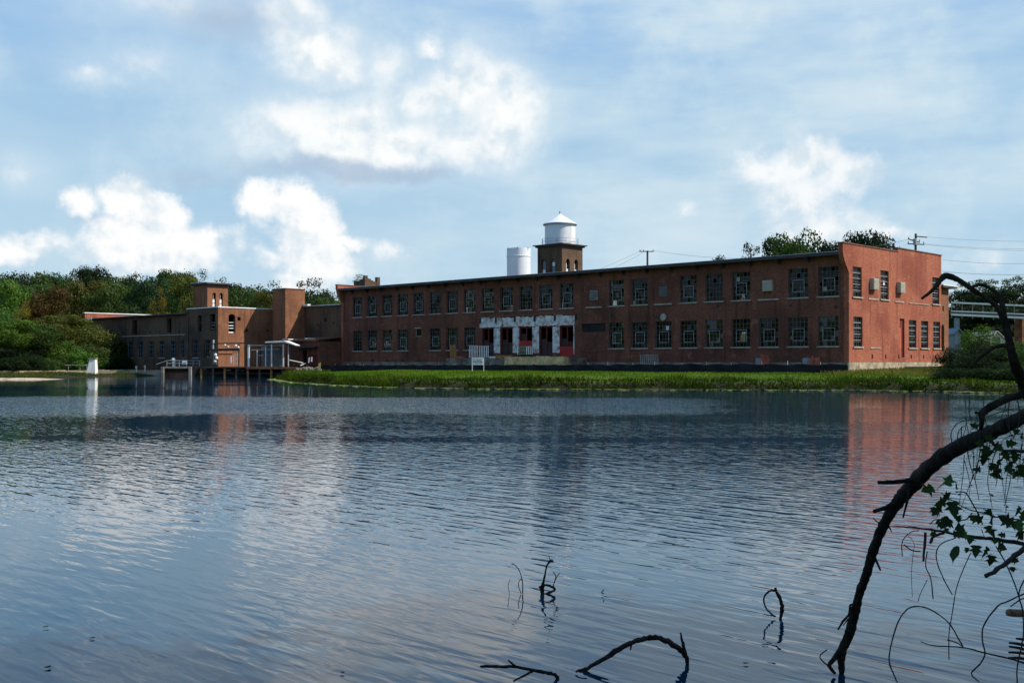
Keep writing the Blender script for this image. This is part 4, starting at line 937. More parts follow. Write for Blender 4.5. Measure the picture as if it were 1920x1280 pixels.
for i, (px0, px1, py, nm, mt, lab) in enumerate(((854, 870, 669, 'timber', M['rust_red'], 'short reddish timber lying on the dock beside upright planks'), (917, 929, 668.5, 'board', M['pallet'], 'flat pale board lying right of the white pallets'),
      (929, 960, 668, 'timber', M['wood'], 'long brown timber lying on the dock by the second door'), (955, 1003, 666.3, 'timber', M['rusty'], 'dark rusty timber lying before the green pallet'), (1005, 1030, 666.0, 'board', M['cream'], 'pale plywood board lying on the tan dock edge'), (1031, 1062, 666.6, 'timber', M['wood'], 'brown timber lying at the right end of the dock'))):
    t_ = t_of((px0+px1)/2, -2.2); Y = mw(t_, -2.2).y; a = at(px0, py, Y); b = at(px1, py-3.0, Y)
    mb = MB(); zz = 2.353
    mb.box(a.x, b.x, Y-.15, Y+.4, zz, zz+(.18 if i != 2 else .3)); mb.box(a.x+.2, b.x-.3, Y+.45, Y+.7, zz, zz+.1); tag(mb.build(nm, mt), lab, 'lumber')
# leaning rusty red sheets against the wall
for i, (px0, px1, y0, tl, lab) in enumerate(((1428, 1445, 663.5, 8.0, 'rusty red sheet leaning on the wall right of the first grey basement door'), (1523, 1534, 664.5, 4.0, 'tilted rusty red sheet, left one of the pair near the mill corner'), (1534, 1543.5, 665, 3.4, 'rusty red sheet, right one of the pair near the mill corner'))):
    Y = mw(tl, -.9).y-.3; a = at(px0, 684, Y); b = at(px1, y0, Y); sk = .35 if i else .1
    mb = MB(); mb.add([(a.x-sk, Y, a.z-.4), (b.x-sk, Y+.15, a.z-.4), (b.x-sk, Y+.2, a.z-.4), (a.x-sk, Y+.05, a.z-.4), (a.x+sk*.3, Y+.5, b.z-.08*i), (b.x, Y+.65, b.z-.1), (b.x, Y+.7, b.z-.1), (a.x+sk*.3, Y+.55, b.z-.08*i)], [(3,2,1,0),(4,5,6,7),(0,1,5,4),(1,2,6,5),(2,3,7,6),(3,0,4,7)])
    tag(mb.build('metal_sheet', M['rust_red']), lab, 'metal sheet')
# white notice board on two legs, on the lawn
Ys = 106.0; sg = world_root('notice_board', tuple(at(897, 700, Ys))); tag(sg, 'white notice board with small black lettering on two white legs in the grass', 'sign')
mb = MB(); wbox(mb, 884.5, 907.5, 670.5, 684, Ys, .05); mb.build('board', M['sign'], sg)
for px in (885.6, 907.0): mb = MB(); wbox(mb, px-.7, px+.7, 684.05, 703, Ys+.005, .06); mb.build('leg', M['white'], sg)
mb = MB(); rs = random.Random(2)
for row, (y0, y1, x0, x1) in enumerate(((671.9, 673.0, 886, 905), (675.0, 676.8, 887, 904), (678.0, 679.8, 886.5, 905.5), (681.2, 682.0, 887, 905))):
    x = x0
    while x < x1:
        w = rs.uniform(.5, 1.9)
        wbox(mb, x, min(x+w, x1), y0+rs.uniform(0, .3), y1-rs.uniform(0, .3), Ys-.014, .010); x += w+rs.uniform(.25, .9)
mb.build('lettering', M['ink'], sg)
# black silt fence with stakes
def silt(label, pts, name='silt_fence', ends=(0, 0)):
    r = empty(name, mw(pts[0][0], pts[0][1], .9), 0); OFF[r.name] = {'mf': tuple(r.location)}; tag(r, label, 'fence')
    n = 0; V = []; rs = random.Random(len(pts))
    for (t0, s0, z0, h0), (t1, s1, z1, h1) in zip(pts[:-1], pts[1:]):
        k = max(2, int(abs(t1-t0)/.5))
        for i in range(k):
            f = i/k; V.append((t0+(t1-t0)*f, s0+(s1-s0)*f+.12*math.sin((t0+(t1-t0)*f)*2.1)+rs.uniform(-.03, .03), z0+(z1-z0)*f, h0+(h1-h0)*f))
    V.append(pts[-1])
    mb = MB()
    for i, (t, s, z, h) in enumerate(V):
        sag = .10*abs(math.sin(t*1.16))+rs.uniform(0, .05); p = mw(t, s); q = mw(t, s+.08*math.sin(t*3))
        mb.v += [(p.x, p.y, z-.35), (q.x, q.y, z+h*.5), (p.x, p.y, z+h-sag)]
        if i: b = 3*i; mb.f += [(b-3, b, b+1, b-2), (b-2, b+1, b+2, b-1)]
    # give the cloth thickness
    o = mb.build('cloth', M['black_cloth'], r); md = o.modifiers.new('thick', 'SOLIDIFY'); md.thickness = .012
    t = V[0][0]
    sgn = 1 if V[-1][0] > t else -1; L_ = abs(V[-1][0]-t); d = 0
    while d <= L_:
        v = min(V, key=lambda q: abs(q[0]-(t+sgn*d))); p = mw(v[0], v[1]+.1); hz_ = v[2]+v[3]+rs.uniform(.0, .22)
        mb = MB(); mb.box(p.x-.022, p.x+.022, p.y-.022, p.y+.022, v[2]-.4, hz_); mb.build('stake', M['stake'] if rs.random() < .7 else M['white'], r); d += 2.7
silt('long black silt fence with pale stakes along the foot of the mill', [(-1.5, -3.2, .92, .90), (6, -3.6, .90, .92), (20, -4.3, .88, .90), (34, -4.6, .86, .84), (50, -4.8, .84, .80), (66, -5.0, .82, .78), (79, -5.6, .80, .66)])
silt('short black silt fence below the sunlit end wall', [(-4.0, 2.2, 1.02, .62), (-6.0, 6.0, 1.02, .60), (-8.0, 10.0, 1.0, .58), (-10.5, 14.0, 1.0, .5)])
# hazard marker and clutter between platform and lean-to
hm = world_root('hazard_marker', tuple(at(599, 697, 131))); tag(hm, 'black and yellow striped hazard marker board by the silt fence', 'marker')
Yh = 131.0; mb = MB(); wbox(mb, 597, 601.3, 678, 693, Yh, .03); mb.build('board', M['ink'], hm)
m_, N_ = new_mat('hazard_yellow'); finish(N_, (.80, .62, .16), .6); M['hazard'] = m_
for k in range(3):
    a = at(597.2, 682.5+k*4.2, Yh-.012); b = at(601.1, 679+k*4.2, Yh-.012); q = .085*2
    mb = MB(); mb.add([(a.x, a.y, a.z-q), (b.x, b.y, b.z-q), (b.x, b.y, b.z), (a.x, a.y, a.z), (a.x, a.y+.009, a.z-q), (b.x, b.y+.009, b.z-q), (b.x, b.y+.009, b.z), (a.x, a.y+.009, a.z)], [(0,1,2,3),(7,6,5,4),(0,4,5,1),(3,2,6,7),(1,5,6,2),(0,3,7,4)]); mb.build('stripe', M['hazard'], hm)
mb = MB(); wbox(mb, 598.8, 599.6, 693.02, 699, Yh+.0, .04); mb.build('post', M['grey_metal'], hm)
for i, (A, B, w, mt, lab, nm) in enumerate(((at(543, 675, 134), at(567, 680, 133), .35, M['cream'], 'pale slanting plank propped beside the white-posted porch', 'plank'), (at(563, 685, 132.5), at(573, 681, 132.8), .25, M['pallet'], 'short pale plank lying on rubble below the lean-to', 'plank'), (at(584, 678, 132.6), at(584.5, 669, 132.6), .14, M['white'], 'white stake leaning upright in front of the lean-to', 'stake'), (at(579, 680, 132.6), at(580, 670, 132.6), .14, M['white'], 'thin white stake left of the leaning stake before the lean-to', 'stake'))):
    mb = MB(); mb.beam(A, B, w, .08 if i < 2 else w); tag(mb.build(nm, mt), lab, 'lumber')
rb = world_root('rubble_wall', tuple(at(572, 700, 132.4))); tag(rb, 'low dark rubble wall between the porch and the silt fence', 'wall')
rs = random.Random(9)
for k in range(26):
    px = 557+k*1.75+rs.uniform(-1, 1); top = 690+rs.uniform(-3, 3); p = at(px, top, 132.4); w = rs.uniform(.14, .28)
    mb = MB(); mb.lathe([(w*.7, -.9), (w, -.4), (w*.9, -.1), (w*.5, 0)], 6, (p.x, 132.6+rs.uniform(-.3, .3), p.z)); mb.build('stone', M['dock_concrete'], rb)

# ------------------------------------------------------------------ utility poles and wires
def wire(A, B, sag, label, mat='wire', r=.022, n=18):
    A, B = Vector(A), Vector(B); mb = MB(); mb.tube([A.lerp(B, k/n)-Vector((0, 0, sag*4*(k/n)*(1-k/n))) for k in range(n+1)], r, 4)
    tag(mb.build('overhead_wire', M[mat]), label, 'wire', 'overhead wires')
Y1 = 150.0; q = at(1214, 470, Y1); g_ = gz(q.x, Y1); u1 = world_root('utility_pole', (q.x, Y1, g_)); tag(u1, 'utility pole with single crossarm rising behind the middle of the mill roof', 'utility pole')
mb = MB(); mb.tube([(q.x, Y1, g_-.3), (q.x, Y1, q.z)], [.20, .13], 10); mb.build('shaft', M['pole'], u1)
mb = MB(); a = at(1199, 471.5, Y1-.1); b = at(1226, 471.5, Y1-.1); mb.beam(a, b, .10, .12); mb.build('crossarm', M['pole'], u1)
for px in (1200, 1206.5, 1224.5):
    p = at(px, 471, Y1-.1); mb = MB(); mb.lathe([(.03, 0), (.06, .08), (.04, .14), (.06, .2), (.0, .26)], 8, tuple(p)); mb.build('insulator', M['steel'], u1)
Y2 = 128.0; q2 = at(1717, 438, Y2); g2 = gz(q2.x, Y2); u2 = world_root('utility_pole', (q2.x, Y2, g2)); tag(u2, 'utility pole with several crossarms rising behind the sunlit end of the mill', 'utility pole')
mb = MB(); mb.tube([(q2.x-.15, Y2, g2-.3), (q2.x, Y2, q2.z)], [.20, .13], 10); mb.build('shaft', M['pole'], u2)
for (x0, y0, x1, y1, dy0, dy1) in ((1703, 448, 1724, 454.5, -.6, .6), (1702, 457, 1733, 458.5, .8, -.8), (1716, 443, 1738, 445, -.3, .3)):
    a = at(x0, y0, Y2+dy0); b = at(x1, y1, Y2+dy1); mb = MB(); mb.beam(a, b, .10, .12); mb.build('crossarm', M['pole'], u2)
mb = MB(); p = at(1715.5, 453, Y2-.3); mb.lathe([(.0, -.4), (.2, -.38), (.22, .3), (.0, .4)], 12, tuple(p)); mb.build('transformer', M['grey_metal'], u2)
for px, py in ((1704, 448), (1724, 453), (1703, 456), (1732, 457)):
    p = at(px, py, Y2); mb = MB(); mb.lathe([(.03, 0), (.07, .08), (.04, .14), (.07, .2), (0, .26)], 8, tuple(p)); mb.build('insulator', M['steel'], u2)
wire(at(1202, 470, Y1), at(1040, 535, 190), .3, 'thin wire sloping down left from the single-crossarm pole, upper of two', 'wire_far', .018)
wire(at(1205, 474, Y1), at(1050, 540, 186), .5, 'thin wire sloping down left from the single-crossarm pole, lower of two', 'wire_far', .018)
wire(at(1226, 470, Y1), at(1703, 449, Y2), 1.6, 'wire spanning between the two utility poles, upper one', 'wire_far', .018)
for i, (y0, y1, lab) in enumerate(((444, 441, 'topmost wire running right from the many-armed pole'), (457, 457, 'second wire running right from the many-armed pole'), (458.5, 462, 'third wire running right from the many-armed pole'))):
    wire(at(1738 if i == 0 else 1733, y0, Y2), at(2150, y1, 120), .6, lab, 'wire_far', .015)
wire(at(1768, 487, 116), at(2150, 470, 110), .8, 'wire running right from the mill parapet, upper one', 'wire_far', .018)
wire(at(1768, 509, 116), at(2150, 488, 110), .8, 'wire running right from the mill parapet, lower one', 'wire', .018)
wire(at(-30, 634, 152), at(190, 630, 165), .6, 'thin wire crossing the dark bushes at the far left', 'wire', .03)

# ------------------------------------------------------------------ right background: walkway bridge, shed, cottage
YB = 150.0
br = world_root('walkway_bridge', tuple(at(1850, 600, YB))); tag(br, 'raised walkway bridge with white railings leaving the mill towards the right', 'bridge')
def bl(px, y0, y1):  # bridge line falls slightly to the right
    return (px-1785)/135.0
for i, (yl, yr, w) in enumerate(((567, 573, .22), (583, 589, .16), (589.5, 596, .26))):
    mb = MB(); mb.beam(at(1783, yl, YB), at(2060, yr+6, YB-4), .2, w); mb.build('rail', M['white'], br)
mb = MB(); mb.beam(at(1783, 586.5, YB+1.2), at(2060, 598, YB-2.8), 1.6, .14); mb.build('deck', M['steel'], br)
for k in range(15):
    f = k/14; A = at(1785+275*f, 568+11.5*f, YB-4*f); B = at(1785+275*f, 596+12*f, YB-4*f); mb = MB(); mb.beam(A+Vector((0, .15, 0)), B+Vector((0, .15, 0)), .10); mb.build('post', M['steel'], br)
for px in (1794, 1912, 2030):
    p = at(px, 600, YB+1.0); mb = MB(); mb.tube([(p.x, p.y, gz(p.x, p.y)-.2), (p.x, p.y, p.z+.3)], .35 if px < 1900 else .7, 10); mb.build('pier', M['blue_grey'] if px < 1900 else M['rusty'], br)
def gable(name, label, px0, px1, py_eave, py_ridge, py_base, Y, depth, wallm, roofm, cat='house'):
    a = at(px0, py_eave, Y); b = at(px1, py_eave, Y); rz_ = at(0, py_ridge, Y).z; bz = gz((a.x+b.x)/2, Y)-.2
    r = world_root(name, ((a.x+b.x)/2, Y, bz)); tag(r, label, cat); c = (a.x+b.x)/2
    mb = MB(); mb.prism([(a.x+.3, bz), (b.x-.3, bz), (b.x-.3, a.z), (c, rz_-.1), (a.x+.3, a.z)], lambda u, z, d: (u, d, z), Y, Y+depth); mb.build('wall', wallm, r)
    mb = MB()
    mb.prism([(a.x, a.z-.05), (a.x, a.z+.12), (c, rz_+.12), (b.x, a.z+.12), (b.x, a.z-.05), (c, rz_-.05)], lambda u, z, d: (u, d, z), Y-.4, Y+depth+.4); mb.build('roof', roofm, r)
    mb = MB(); mb.box(c-.5, c+.5, Y-.04, Y+.02, bz+1.3, bz+2.5); mb.build('window', M['steel'], r)
    return r
gable('cottage', 'pale cottage with pinkish gabled roof seen beyond the bushes at right', 1849, 1889, 640, 621.5, 650, 165, 8, M['house'], M['pinkroof'])
gable('shed', 'small blue-grey shed peeking out beside the orange brick wing', 1786, 1806, 627, 616, 650, 150, 5, M['blue_grey'], M['blue_grey'], 'shed')
# ------------------------------------------------------------------ trees
def crown_mesh(name, seed, nclump, nleaf, leaf, shape, cl=(.13, .24)):
    """unit crown: z 0..1, radius about .5; leaf-sized faces spread through uneven clumps"""
    rg = np.random.default_rng(seed); cs = []
    while len(cs) < nclump:
        p = rg.uniform(-1, 1, 3)
        if np.linalg.norm(p) > 1 or np.linalg.norm(p) < (.7 if shape == 'dome' else .25): continue
        x, y, z = p*np.array([.40, .40, .5])+np.array([0, 0, .52])
        if shape in ('round', 'dome'): ok = True
        elif shape == 'tall': ok = np.hypot(x, y) < .12+.30*(1-abs(z-.42)/.6)
        elif shape == 'pine': ok = np.hypot(x, y) < .42*(1.02-z)+.06
        elif shape == 'airy': ok = rg.random() < .8
        elif shape == 'bush': ok = True; z = .05+.72*abs(p[2])
        if ok: cs.append((x, y, z, rg.uniform(*cl)*(1.15-.45*z)))
    cs = np.array(cs); w = cs[:,3]**2; k = rg.choice(len(cs), nleaf, p=w/w.sum())
    d = rg.normal(size=(nleaf, 3)); d /= np.linalg.norm(d, axis=1)[:,None]
    rad = cs[k,3]*rg.uniform(.55, 1.0, nleaf)*(1+.12*rg.normal(size=nleaf).clip(-1, 1.6)); c = cs[k,:3]+d*rad[:,None]*np.array([1, 1, .8])
    z0, z1 = np.percentile(c[:,2], [.5, 99.6]); c[:,2] = (c[:,2]-z0)/(z1-z0)
    rr = np.percentile(np.hypot(c[:,0], c[:,1]), 95); c[:,:2] *= .5/rr
    nrm = d+rg.normal(scale=.42, size=(nleaf, 3)); nrm /= np.linalg.norm(nrm, axis=1)[:,None]
    u = np.cross(nrm, rg.normal(size=(nleaf, 3))); u /= np.linalg.norm(u, axis=1)[:,None]; v = np.cross(nrm, u)
    s = leaf*rg.uniform(.55, 1.35, nleaf)[:,None]
    q = np.stack([c-u*s, c-v*s*.62+u*s*.1, c+u*s, c+v*s*.62-u*s*.1], 1)
    me = np_mesh(name, q.reshape(-1, 3), np.arange(nleaf*4), 4, L['green']); me.materials.clear(); return me
def trunk_mesh(seed, shape):
    rg = random.Random(seed); mb = MB(); top = .85 if shape == 'pine' else .62
    pts = [Vector((0, 0, -.05))]; 
    for k in range(1, 6): pts.append(Vector((rg.uniform(-.02, .02)*k*.6, rg.uniform(-.02, .02)*k*.6, top*k/5)))
    mb.tube(pts, [.028, .022, .019, .016, .012, .006], 8)
    for k in range(7):
        z = rg.uniform(.28, .6); b = pts[min(5, int(z/top*5))].lerp(pts[min(5, int(z/top*5)+1)], .5); a = rg.uniform(0, 6.28); l = rg.uniform(.18, .34)
        mb.tube([b, b+Vector((math.cos(a)*l*.5, math.sin(a)*l*.5, l*.35)), b+Vector((math.cos(a)*l, math.sin(a)*l, l*.8))], [.010, .007, .003], 6)
    return mb.mesh('trunk', True)
CR = {'round': [crown_mesh('crown', 1, 34, 11000, .019, 'round'), crown_mesh('crown', 2, 40, 11000, .019, 'round'), crown_mesh('crown', 3, 30, 11000, .019, 'round')],
      'dome': [crown_mesh('crown', 14, 60, 15000, .019, 'dome', (.15, .24))],
      'tall': [crown_mesh('crown', 4, 36, 6500, .016, 'tall'), crown_mesh('crown', 5, 34, 6500, .016, 'tall')],
      'pine': [crown_mesh('crown', 6, 46, 6500, .013, 'pine', (.07, .13)), crown_mesh('crown', 7, 46, 6500, .013, 'pine', (.07, .13))],
      'airy': [crown_mesh('crown', 8, 40, 4200, .016, 'airy', (.07, .14)), crown_mesh('crown', 9, 44, 4600, .016, 'airy', (.07, .14))],
      'bush': [crown_mesh('crown', 10, 34, 6500, .022, 'bush', (.15, .26)), crown_mesh('crown', 11, 34, 6500, .022, 'bush', (.15, .26))]}
TR = {k: [trunk_mesh(20+i, k) for i in range(2)] for k in CR}
CM = {}
def tree(px, py, Y, wm, shape, leaf, label, group=None, name='tree', cat='tree', rs=random.Random(31), lift=.16):
    p = at(px, py, Y); g = gz(p.x, Y); h = p.z-g
    r = empty(name, (p.x, Y, g), rs.uniform(0, 6.28)); r.scale = (wm, wm, h); tag(r, label, cat, group)
    i = rs.randrange(len(CR[shape])); key = (shape, i, leaf)
    if key not in CM: m = CR[shape][i].copy(); m.name = 'crown'; m.materials.append(L[leaf]); CM[key] = m
    c = link('crown', CM[key], r)
    if shape != 'bush':
        t = link('trunk', TR[shape][rs.randrange(2)], r, M['trunk']); sc = min(1.3, .9*h/wm); t.scale = (sc, sc, 1); c.location = (0, 0, lift); c.scale = (1, 1, 1-lift)
    return r
rt_ = random.Random(77)
ORD = 'first second third fourth fifth sixth seventh eighth ninth tenth eleventh twelfth thirteenth fourteenth fifteenth sixteenth seventeenth eighteenth nineteenth twentieth twenty-first twenty-second twenty-third twenty-fourth twenty-fifth twenty-sixth twenty-seventh twenty-eighth twenty-ninth thirtieth thirty-first thirty-second'.split()
LOOK = {'dark': 'dark green', 'teal': 'blue-green', 'green': 'mid green', 'olive': 'olive green', 'bright': 'light green', 'yellow': 'yellow', 'rust': 'rust brown'}
SHP = {'round': 'rounded', 'tall': 'narrow', 'pine': 'pointed', 'airy': 'open-crowned', 'bush': 'bushy'}
# far wooded ridge behind the left range: back row of dark trees
G1 = 'dark trees on the ridge line behind the annex'
def ridge(px): return float(np.interp(px, [-40, 0, 40, 100, 150, 205, 240, 300, 345, 380, 420, 450, 490, 530, 600, 660], [520, 518, 514, 508, 505, 507, 526, 520, 510, 518, 532, 536, 540, 536, 552, 560]))
k = -30; row = []
while k < 660:
    row.append((k+rt_.uniform(-6, 6), ridge(k)+rt_.uniform(-5, 9), rt_.uniform(215, 245), rt_.uniform(9, 13), rt_.choice(['round', 'tall', 'pine', 'round']), rt_.choice(['dark', 'dark', 'teal', 'green']))); k += rt_.uniform(20, 30)
def row_of(row, text, group, name='tree', cat='tree', lift=.16):
    for n_, (px, py, Y, w, sh, lf) in enumerate(sorted(row)):
        tree(px, py, Y, w, sh, lf, '%s %s %s, %s from left %s' % (LOOK[lf], SHP[sh], cat, ORD[n_], text), group, name, cat, lift=lift)
row_of(row, 'along the ridge behind the annex', G1, 'ridge_tree')
G2 = 'mid green trees in front of the ridge row'
row_of(((235, 534, 200, 9, 'round', 'green'), (275, 528, 198, 9, 'round', 'teal'), (322, 532, 198, 9, 'tall', 'green'), (352, 520, 196, 8, 'round', 'olive'), (440, 542, 190, 8, 'round', 'green'), (470, 545, 190, 7, 'tall', 'green'), (500, 548, 188, 8, 'round', 'olive'), (612, 560, 185, 8, 'round', 'green')), 'just above the annex roof', G2)
for px, py, Y, w, sh, lf, lab in (
    (6, 528, 172, 9, 'round', 'bright', 'light green tree at the left edge of the picture'), (45, 532, 186, 10, 'round', 'green', 'mid green rounded tree left of the rust coloured tree'),
    (95, 540, 176, 8.5, 'round', 'rust', 'tree with leaves turning rust brown at far left'), (152, 526, 186, 10, 'round', 'olive', 'olive green domed tree right of the rust coloured tree'),
    (198, 540, 180, 7.5, 'round', 'green', 'green tree just behind the far end of the annex'), (300, 543, 182, 4.5, 'tall', 'yellow', 'small yellow autumn tree showing over the annex roof'),
    (45, 566, 168, 5.0, 'tall', 'yellow', 'small orange yellow autumn tree low at far left'), (345, 514, 205, 7, 'round', 'olive', 'yellowish green tree left of the small arched-window tower'),
    (582, 523, 176, 7.5, 'airy', 'dark', 'tall open-crowned tree behind the orange stair tower'), (627, 553, 172, 5, 'airy', 'green', 'thin green tree left of the ruined tower')):
    tree(px, py, Y, w, sh, lf, lab)
G3 = 'vine-covered bushes at the far left shore'
canopy = [(-25, 585, 152, 9, 'round', 'green'), (22, 600, 150, 7.5, 'round', 'bright'), (66, 606, 154, 7, 'round', 'green'), (108, 590, 160, 8, 'round', 'olive'), (148, 598, 163, 8, 'round', 'olive')]
row_of(canopy, 'over the dark shore thicket', 'low trees over the far left shore', lift=.45)
thick = [(182, 612, 160, 7, 'bush', 'olive'), (206, 634, 161, 6, 'bush', 'dark'), (228, 628, 164, 5, 'bush', 'dark'), (10, 650, 164, 9, 'bush', 'dark'), (55, 652, 164, 9, 'bush', 'dark'), (100, 634, 158, 6.5, 'bush', 'green'), (128, 640, 155, 6, 'bush', 'bright'), (150, 655, 154.5, 5, 'bush', 'bright'), (166, 645, 157, 6, 'bush', 'green'), (195, 655, 158, 5, 'bush', 'green'), (-30, 650, 160, 9, 'bush', 'dark'), (219, 662, 159, 4, 'bush', 'dark'), (112, 668, 152.5, 3.5, 'bush', 'green'), (80, 660, 160, 6, 'bush', 'dark'), (-12, 664, 149, 6, 'bush', 'dark'), (18, 668, 147, 5, 'bush', 'dark'), (38, 662, 150, 6, 'bush', 'dark'), (62, 668, 150, 5, 'bush', 'dark'), (88, 672, 151, 4, 'bush', 'green')]  # dark leaf colour on low bushes paints the shadow under the trees
row_of(thick, 'in the far left thicket', G3, 'bush', 'bush')
# right: trees behind the sunlit end
for px, py, Y, w, sh, lf, lab in (
    (1347, 485, 190, 7, 'dome', 'dark', 'small dark tree top just showing over the mill roof'), (1415, 456, 185, 7.5, 'airy', 'dark', 'open-crowned dark tree left in the group over the mill roof'),
    (1490, 440, 185, 11, 'round', 'green', 'large green tree in the middle of the group over the mill roof'), (1470, 456, 189, 10, 'dome', 'dark', 'dark rounded tree filling the group over the mill roof'), (1550, 456, 188, 10, 'dome', 'dark', 'dark rounded tree right of the large green tree over the roof'),
    (1600, 441, 175, 9, 'dome', 'dark', 'dense dark domed tree, left half behind the end parapet'), (1645, 440, 172, 9.5, 'dome', 'dark', 'dense dark domed tree, right half behind the end parapet')):
    tree(px, py, Y, w, sh, lf, lab)
G4 = 'trees beyond the walkway bridge'
row_of(((1800, 548, 200, 10, 'round', 'dark'), (1822, 528, 205, 9, 'airy', 'green'), (1858, 524, 205, 11, 'airy', 'green'), (1890, 520, 210, 12, 'airy', 'green'), (1925, 532, 205, 11, 'round', 'dark'), (1960, 522, 205, 12, 'round', 'dark'), (1840, 545, 195, 12, 'round', 'dark'), (1880, 545, 195, 12, 'round', 'dark'), (1815, 575, 185, 10, 'round', 'dark'), (1860, 580, 185, 12, 'round', 'dark'), (1905, 580, 185, 12, 'round', 'dark')), 'behind the walkway bridge', G4)
G5 = 'bushes on the right bank'
rb_ = [(1792, 652, 88, 3.4, 'dark'), (1815, 664, 84, 4, 'dark'), (1836, 612, 120, 5, 'bright'), (1850, 640, 110, 5, 'dark'), (1868, 650, 95, 5, 'dark'), (1890, 655, 86, 5, 'dark'), (1915, 645, 90, 6, 'green'), (1945, 635, 88, 7, 'green'), (1845, 690, 76, 4, 'dark'), (1880, 682, 76, 4.5, 'dark'), (1910, 690, 74, 4.5, 'dark'), (1800, 690, 78, 4, 'dark'), (1940, 680, 74, 5, 'green'), (1965, 650, 78, 6, 'green'), (1780, 700, 77, 2.6, 'dark')]
row_of([(a_, b_, c_, d_, 'bush', e_) for a_, b_, c_, d_, e_ in rb_], 'on the right bank', G5, 'bush', 'bush')
b = mw(76.0, 7.0, 12.6); r = empty('bush', b, 0); r.scale = (2.2, 2.2, 1.4); tag(r, 'small wild bush growing on top of the ruined brick tower', 'bush'); m = CR['airy'][0].copy(); m.materials.append(L['dark']); link('crown', m, r)
# ------------------------------------------------------------------ near tree leaning in from the right, sticks in the water
def smooth_path(pts, n=6):
    """Catmull-Rom through rows of any width"""
    P = np.array(pts, float); out = []
    for i in range(len(P)-1):
        p0, p1, p2, p3 = P[max(i-1, 0)], P[i], P[i+1], P[min(i+2, len(P)-1)]
        for k in range(n):
            t = k/n; out.append(.5*((2*p1)+(-p0+p2)*t+(2*p0-5*p1+4*p2-p3)*t*t+(-p0+3*p1-3*p2+p3)*t**3))
    out.append(P[-1]); return np.array(out)
def px_tube(rows, n=6, sides=8, rough=.12, seed=0, jit=.0):
    """rows of (px, py, distance, width in px)"""
    S = smooth_path(rows, n); rg = random.Random(seed); pts = []; rad = []
    for a, b, Y, w in S:
        p = at(a, b, Y); r = max(.6, w*.82)/2/F*Y; pts.append(p+Vector((rg.uniform(-1, 1), 0, rg.uniform(-1, 1)))*jit*r); rad.append(r*(1+rg.uniform(-rough, rough)*.6))
    mb = MB(); mb.tube(pts, rad, sides, rough*.5, seed); return mb
tb = (3.3, 3.4, .55)
nt_ = world_root('leaning_tree', tb); tag(nt_, 'dark bare limbs of a tree leaning in from the right over the water', 'tree')
mb = MB(); mb.tube([(3.3, 3.4, .2), (3.35, 3.5, 1.2), (3.7, 3.8, 2.6), (4.3, 4.2, 4.0), (5.0, 4.6, 5.4)], [.24, .20, .18, .15, .08], 12, .08, 1); mb.build('trunk', M['bark_dark'], nt_, True)
# lower limb, arching down into the water
low = [(1590+440, 735, 5.2, 40), (1960, 765, 5.35, 34), (1920, 781, 5.5, 32), (1879, 801, 5.6, 33), (1832, 822, 5.75, 34), (1789, 842, 5.9, 35), (1751, 869, 6.05, 36), (1723, 896, 6.15, 36), (1695, 927, 6.3, 30), (1673, 955, 6.4, 26), (1651, 996, 6.5, 22), (1637, 1033, 6.6, 22), (1625, 1074, 6.7, 21), (1612, 1111, 6.8, 20), (1601, 1155, 6.9, 21), (1592, 1189, 6.95, 22), (1578, 1222, 7.0, 20), (1578, 1262, 7.0, 12), (1576, 1275, 7.0, 9)]
mb = px_tube(low, 7, 14, .13, 1, .06); limb = mb.build('limb', M['bark_dark'], nt_, True)
o_ = OFF[nt_.name]['mf']
def sub(rows, parent, name='twig', mat='bark_dark', n=4, sides=6, rough=.15, seed=0): return px_tube(rows, n, sides, rough, seed, .08).build(name, M[mat], parent, True, o_)
sub([(1720, 898, 6.15, 14), (1690, 902, 6.1, 11), (1665, 904, 6.05, 11), (1647, 904, 6.02, 9)], limb, 'stub', seed=2)
sub([(1678, 944, 6.35, 15), (1660, 952, 6.3, 10), (1639, 958, 6.25, 8)], limb, 'stub', seed=3)
sub([(1706, 905, 6.2, 8), (1702, 935, 6.2, 6), (1693, 970, 6.2, 4)], limb, 'stub', seed=4)
sub([(1655, 985, 6.45, 4), (1645, 978, 6.45, 3), (1637, 971, 6.4, 2)], limb)
sub([(1664, 980, 6.45, 6), (1672, 997, 6.4, 2)], limb)
sub([(1640, 1044, 6.6, 7), (1651, 1069, 6.55, 4)], limb)
sub([(1598, 1133, 6.9, 5), (1594, 1134, 6.85, 5), (1592, 1150, 6.85, 6), (1580, 1165, 6.8, 6), (1571, 1180, 6.8, 4)], limb, seed=5)
sub([(1590, 1160, 6.9, 4), (1581, 1172, 6.85, 2)], limb)
sub([(1576, 1218, 7.0, 14), (1562, 1236, 6.95, 11), (1555, 1247, 6.95, 9), (1566, 1262, 6.95, 6)], limb, 'fork', seed=6)
sub([(1556, 1250, 6.95, 4), (1537, 1231, 6.9, 3), (1551, 1217, 6.9, 3)], limb, seed=7)
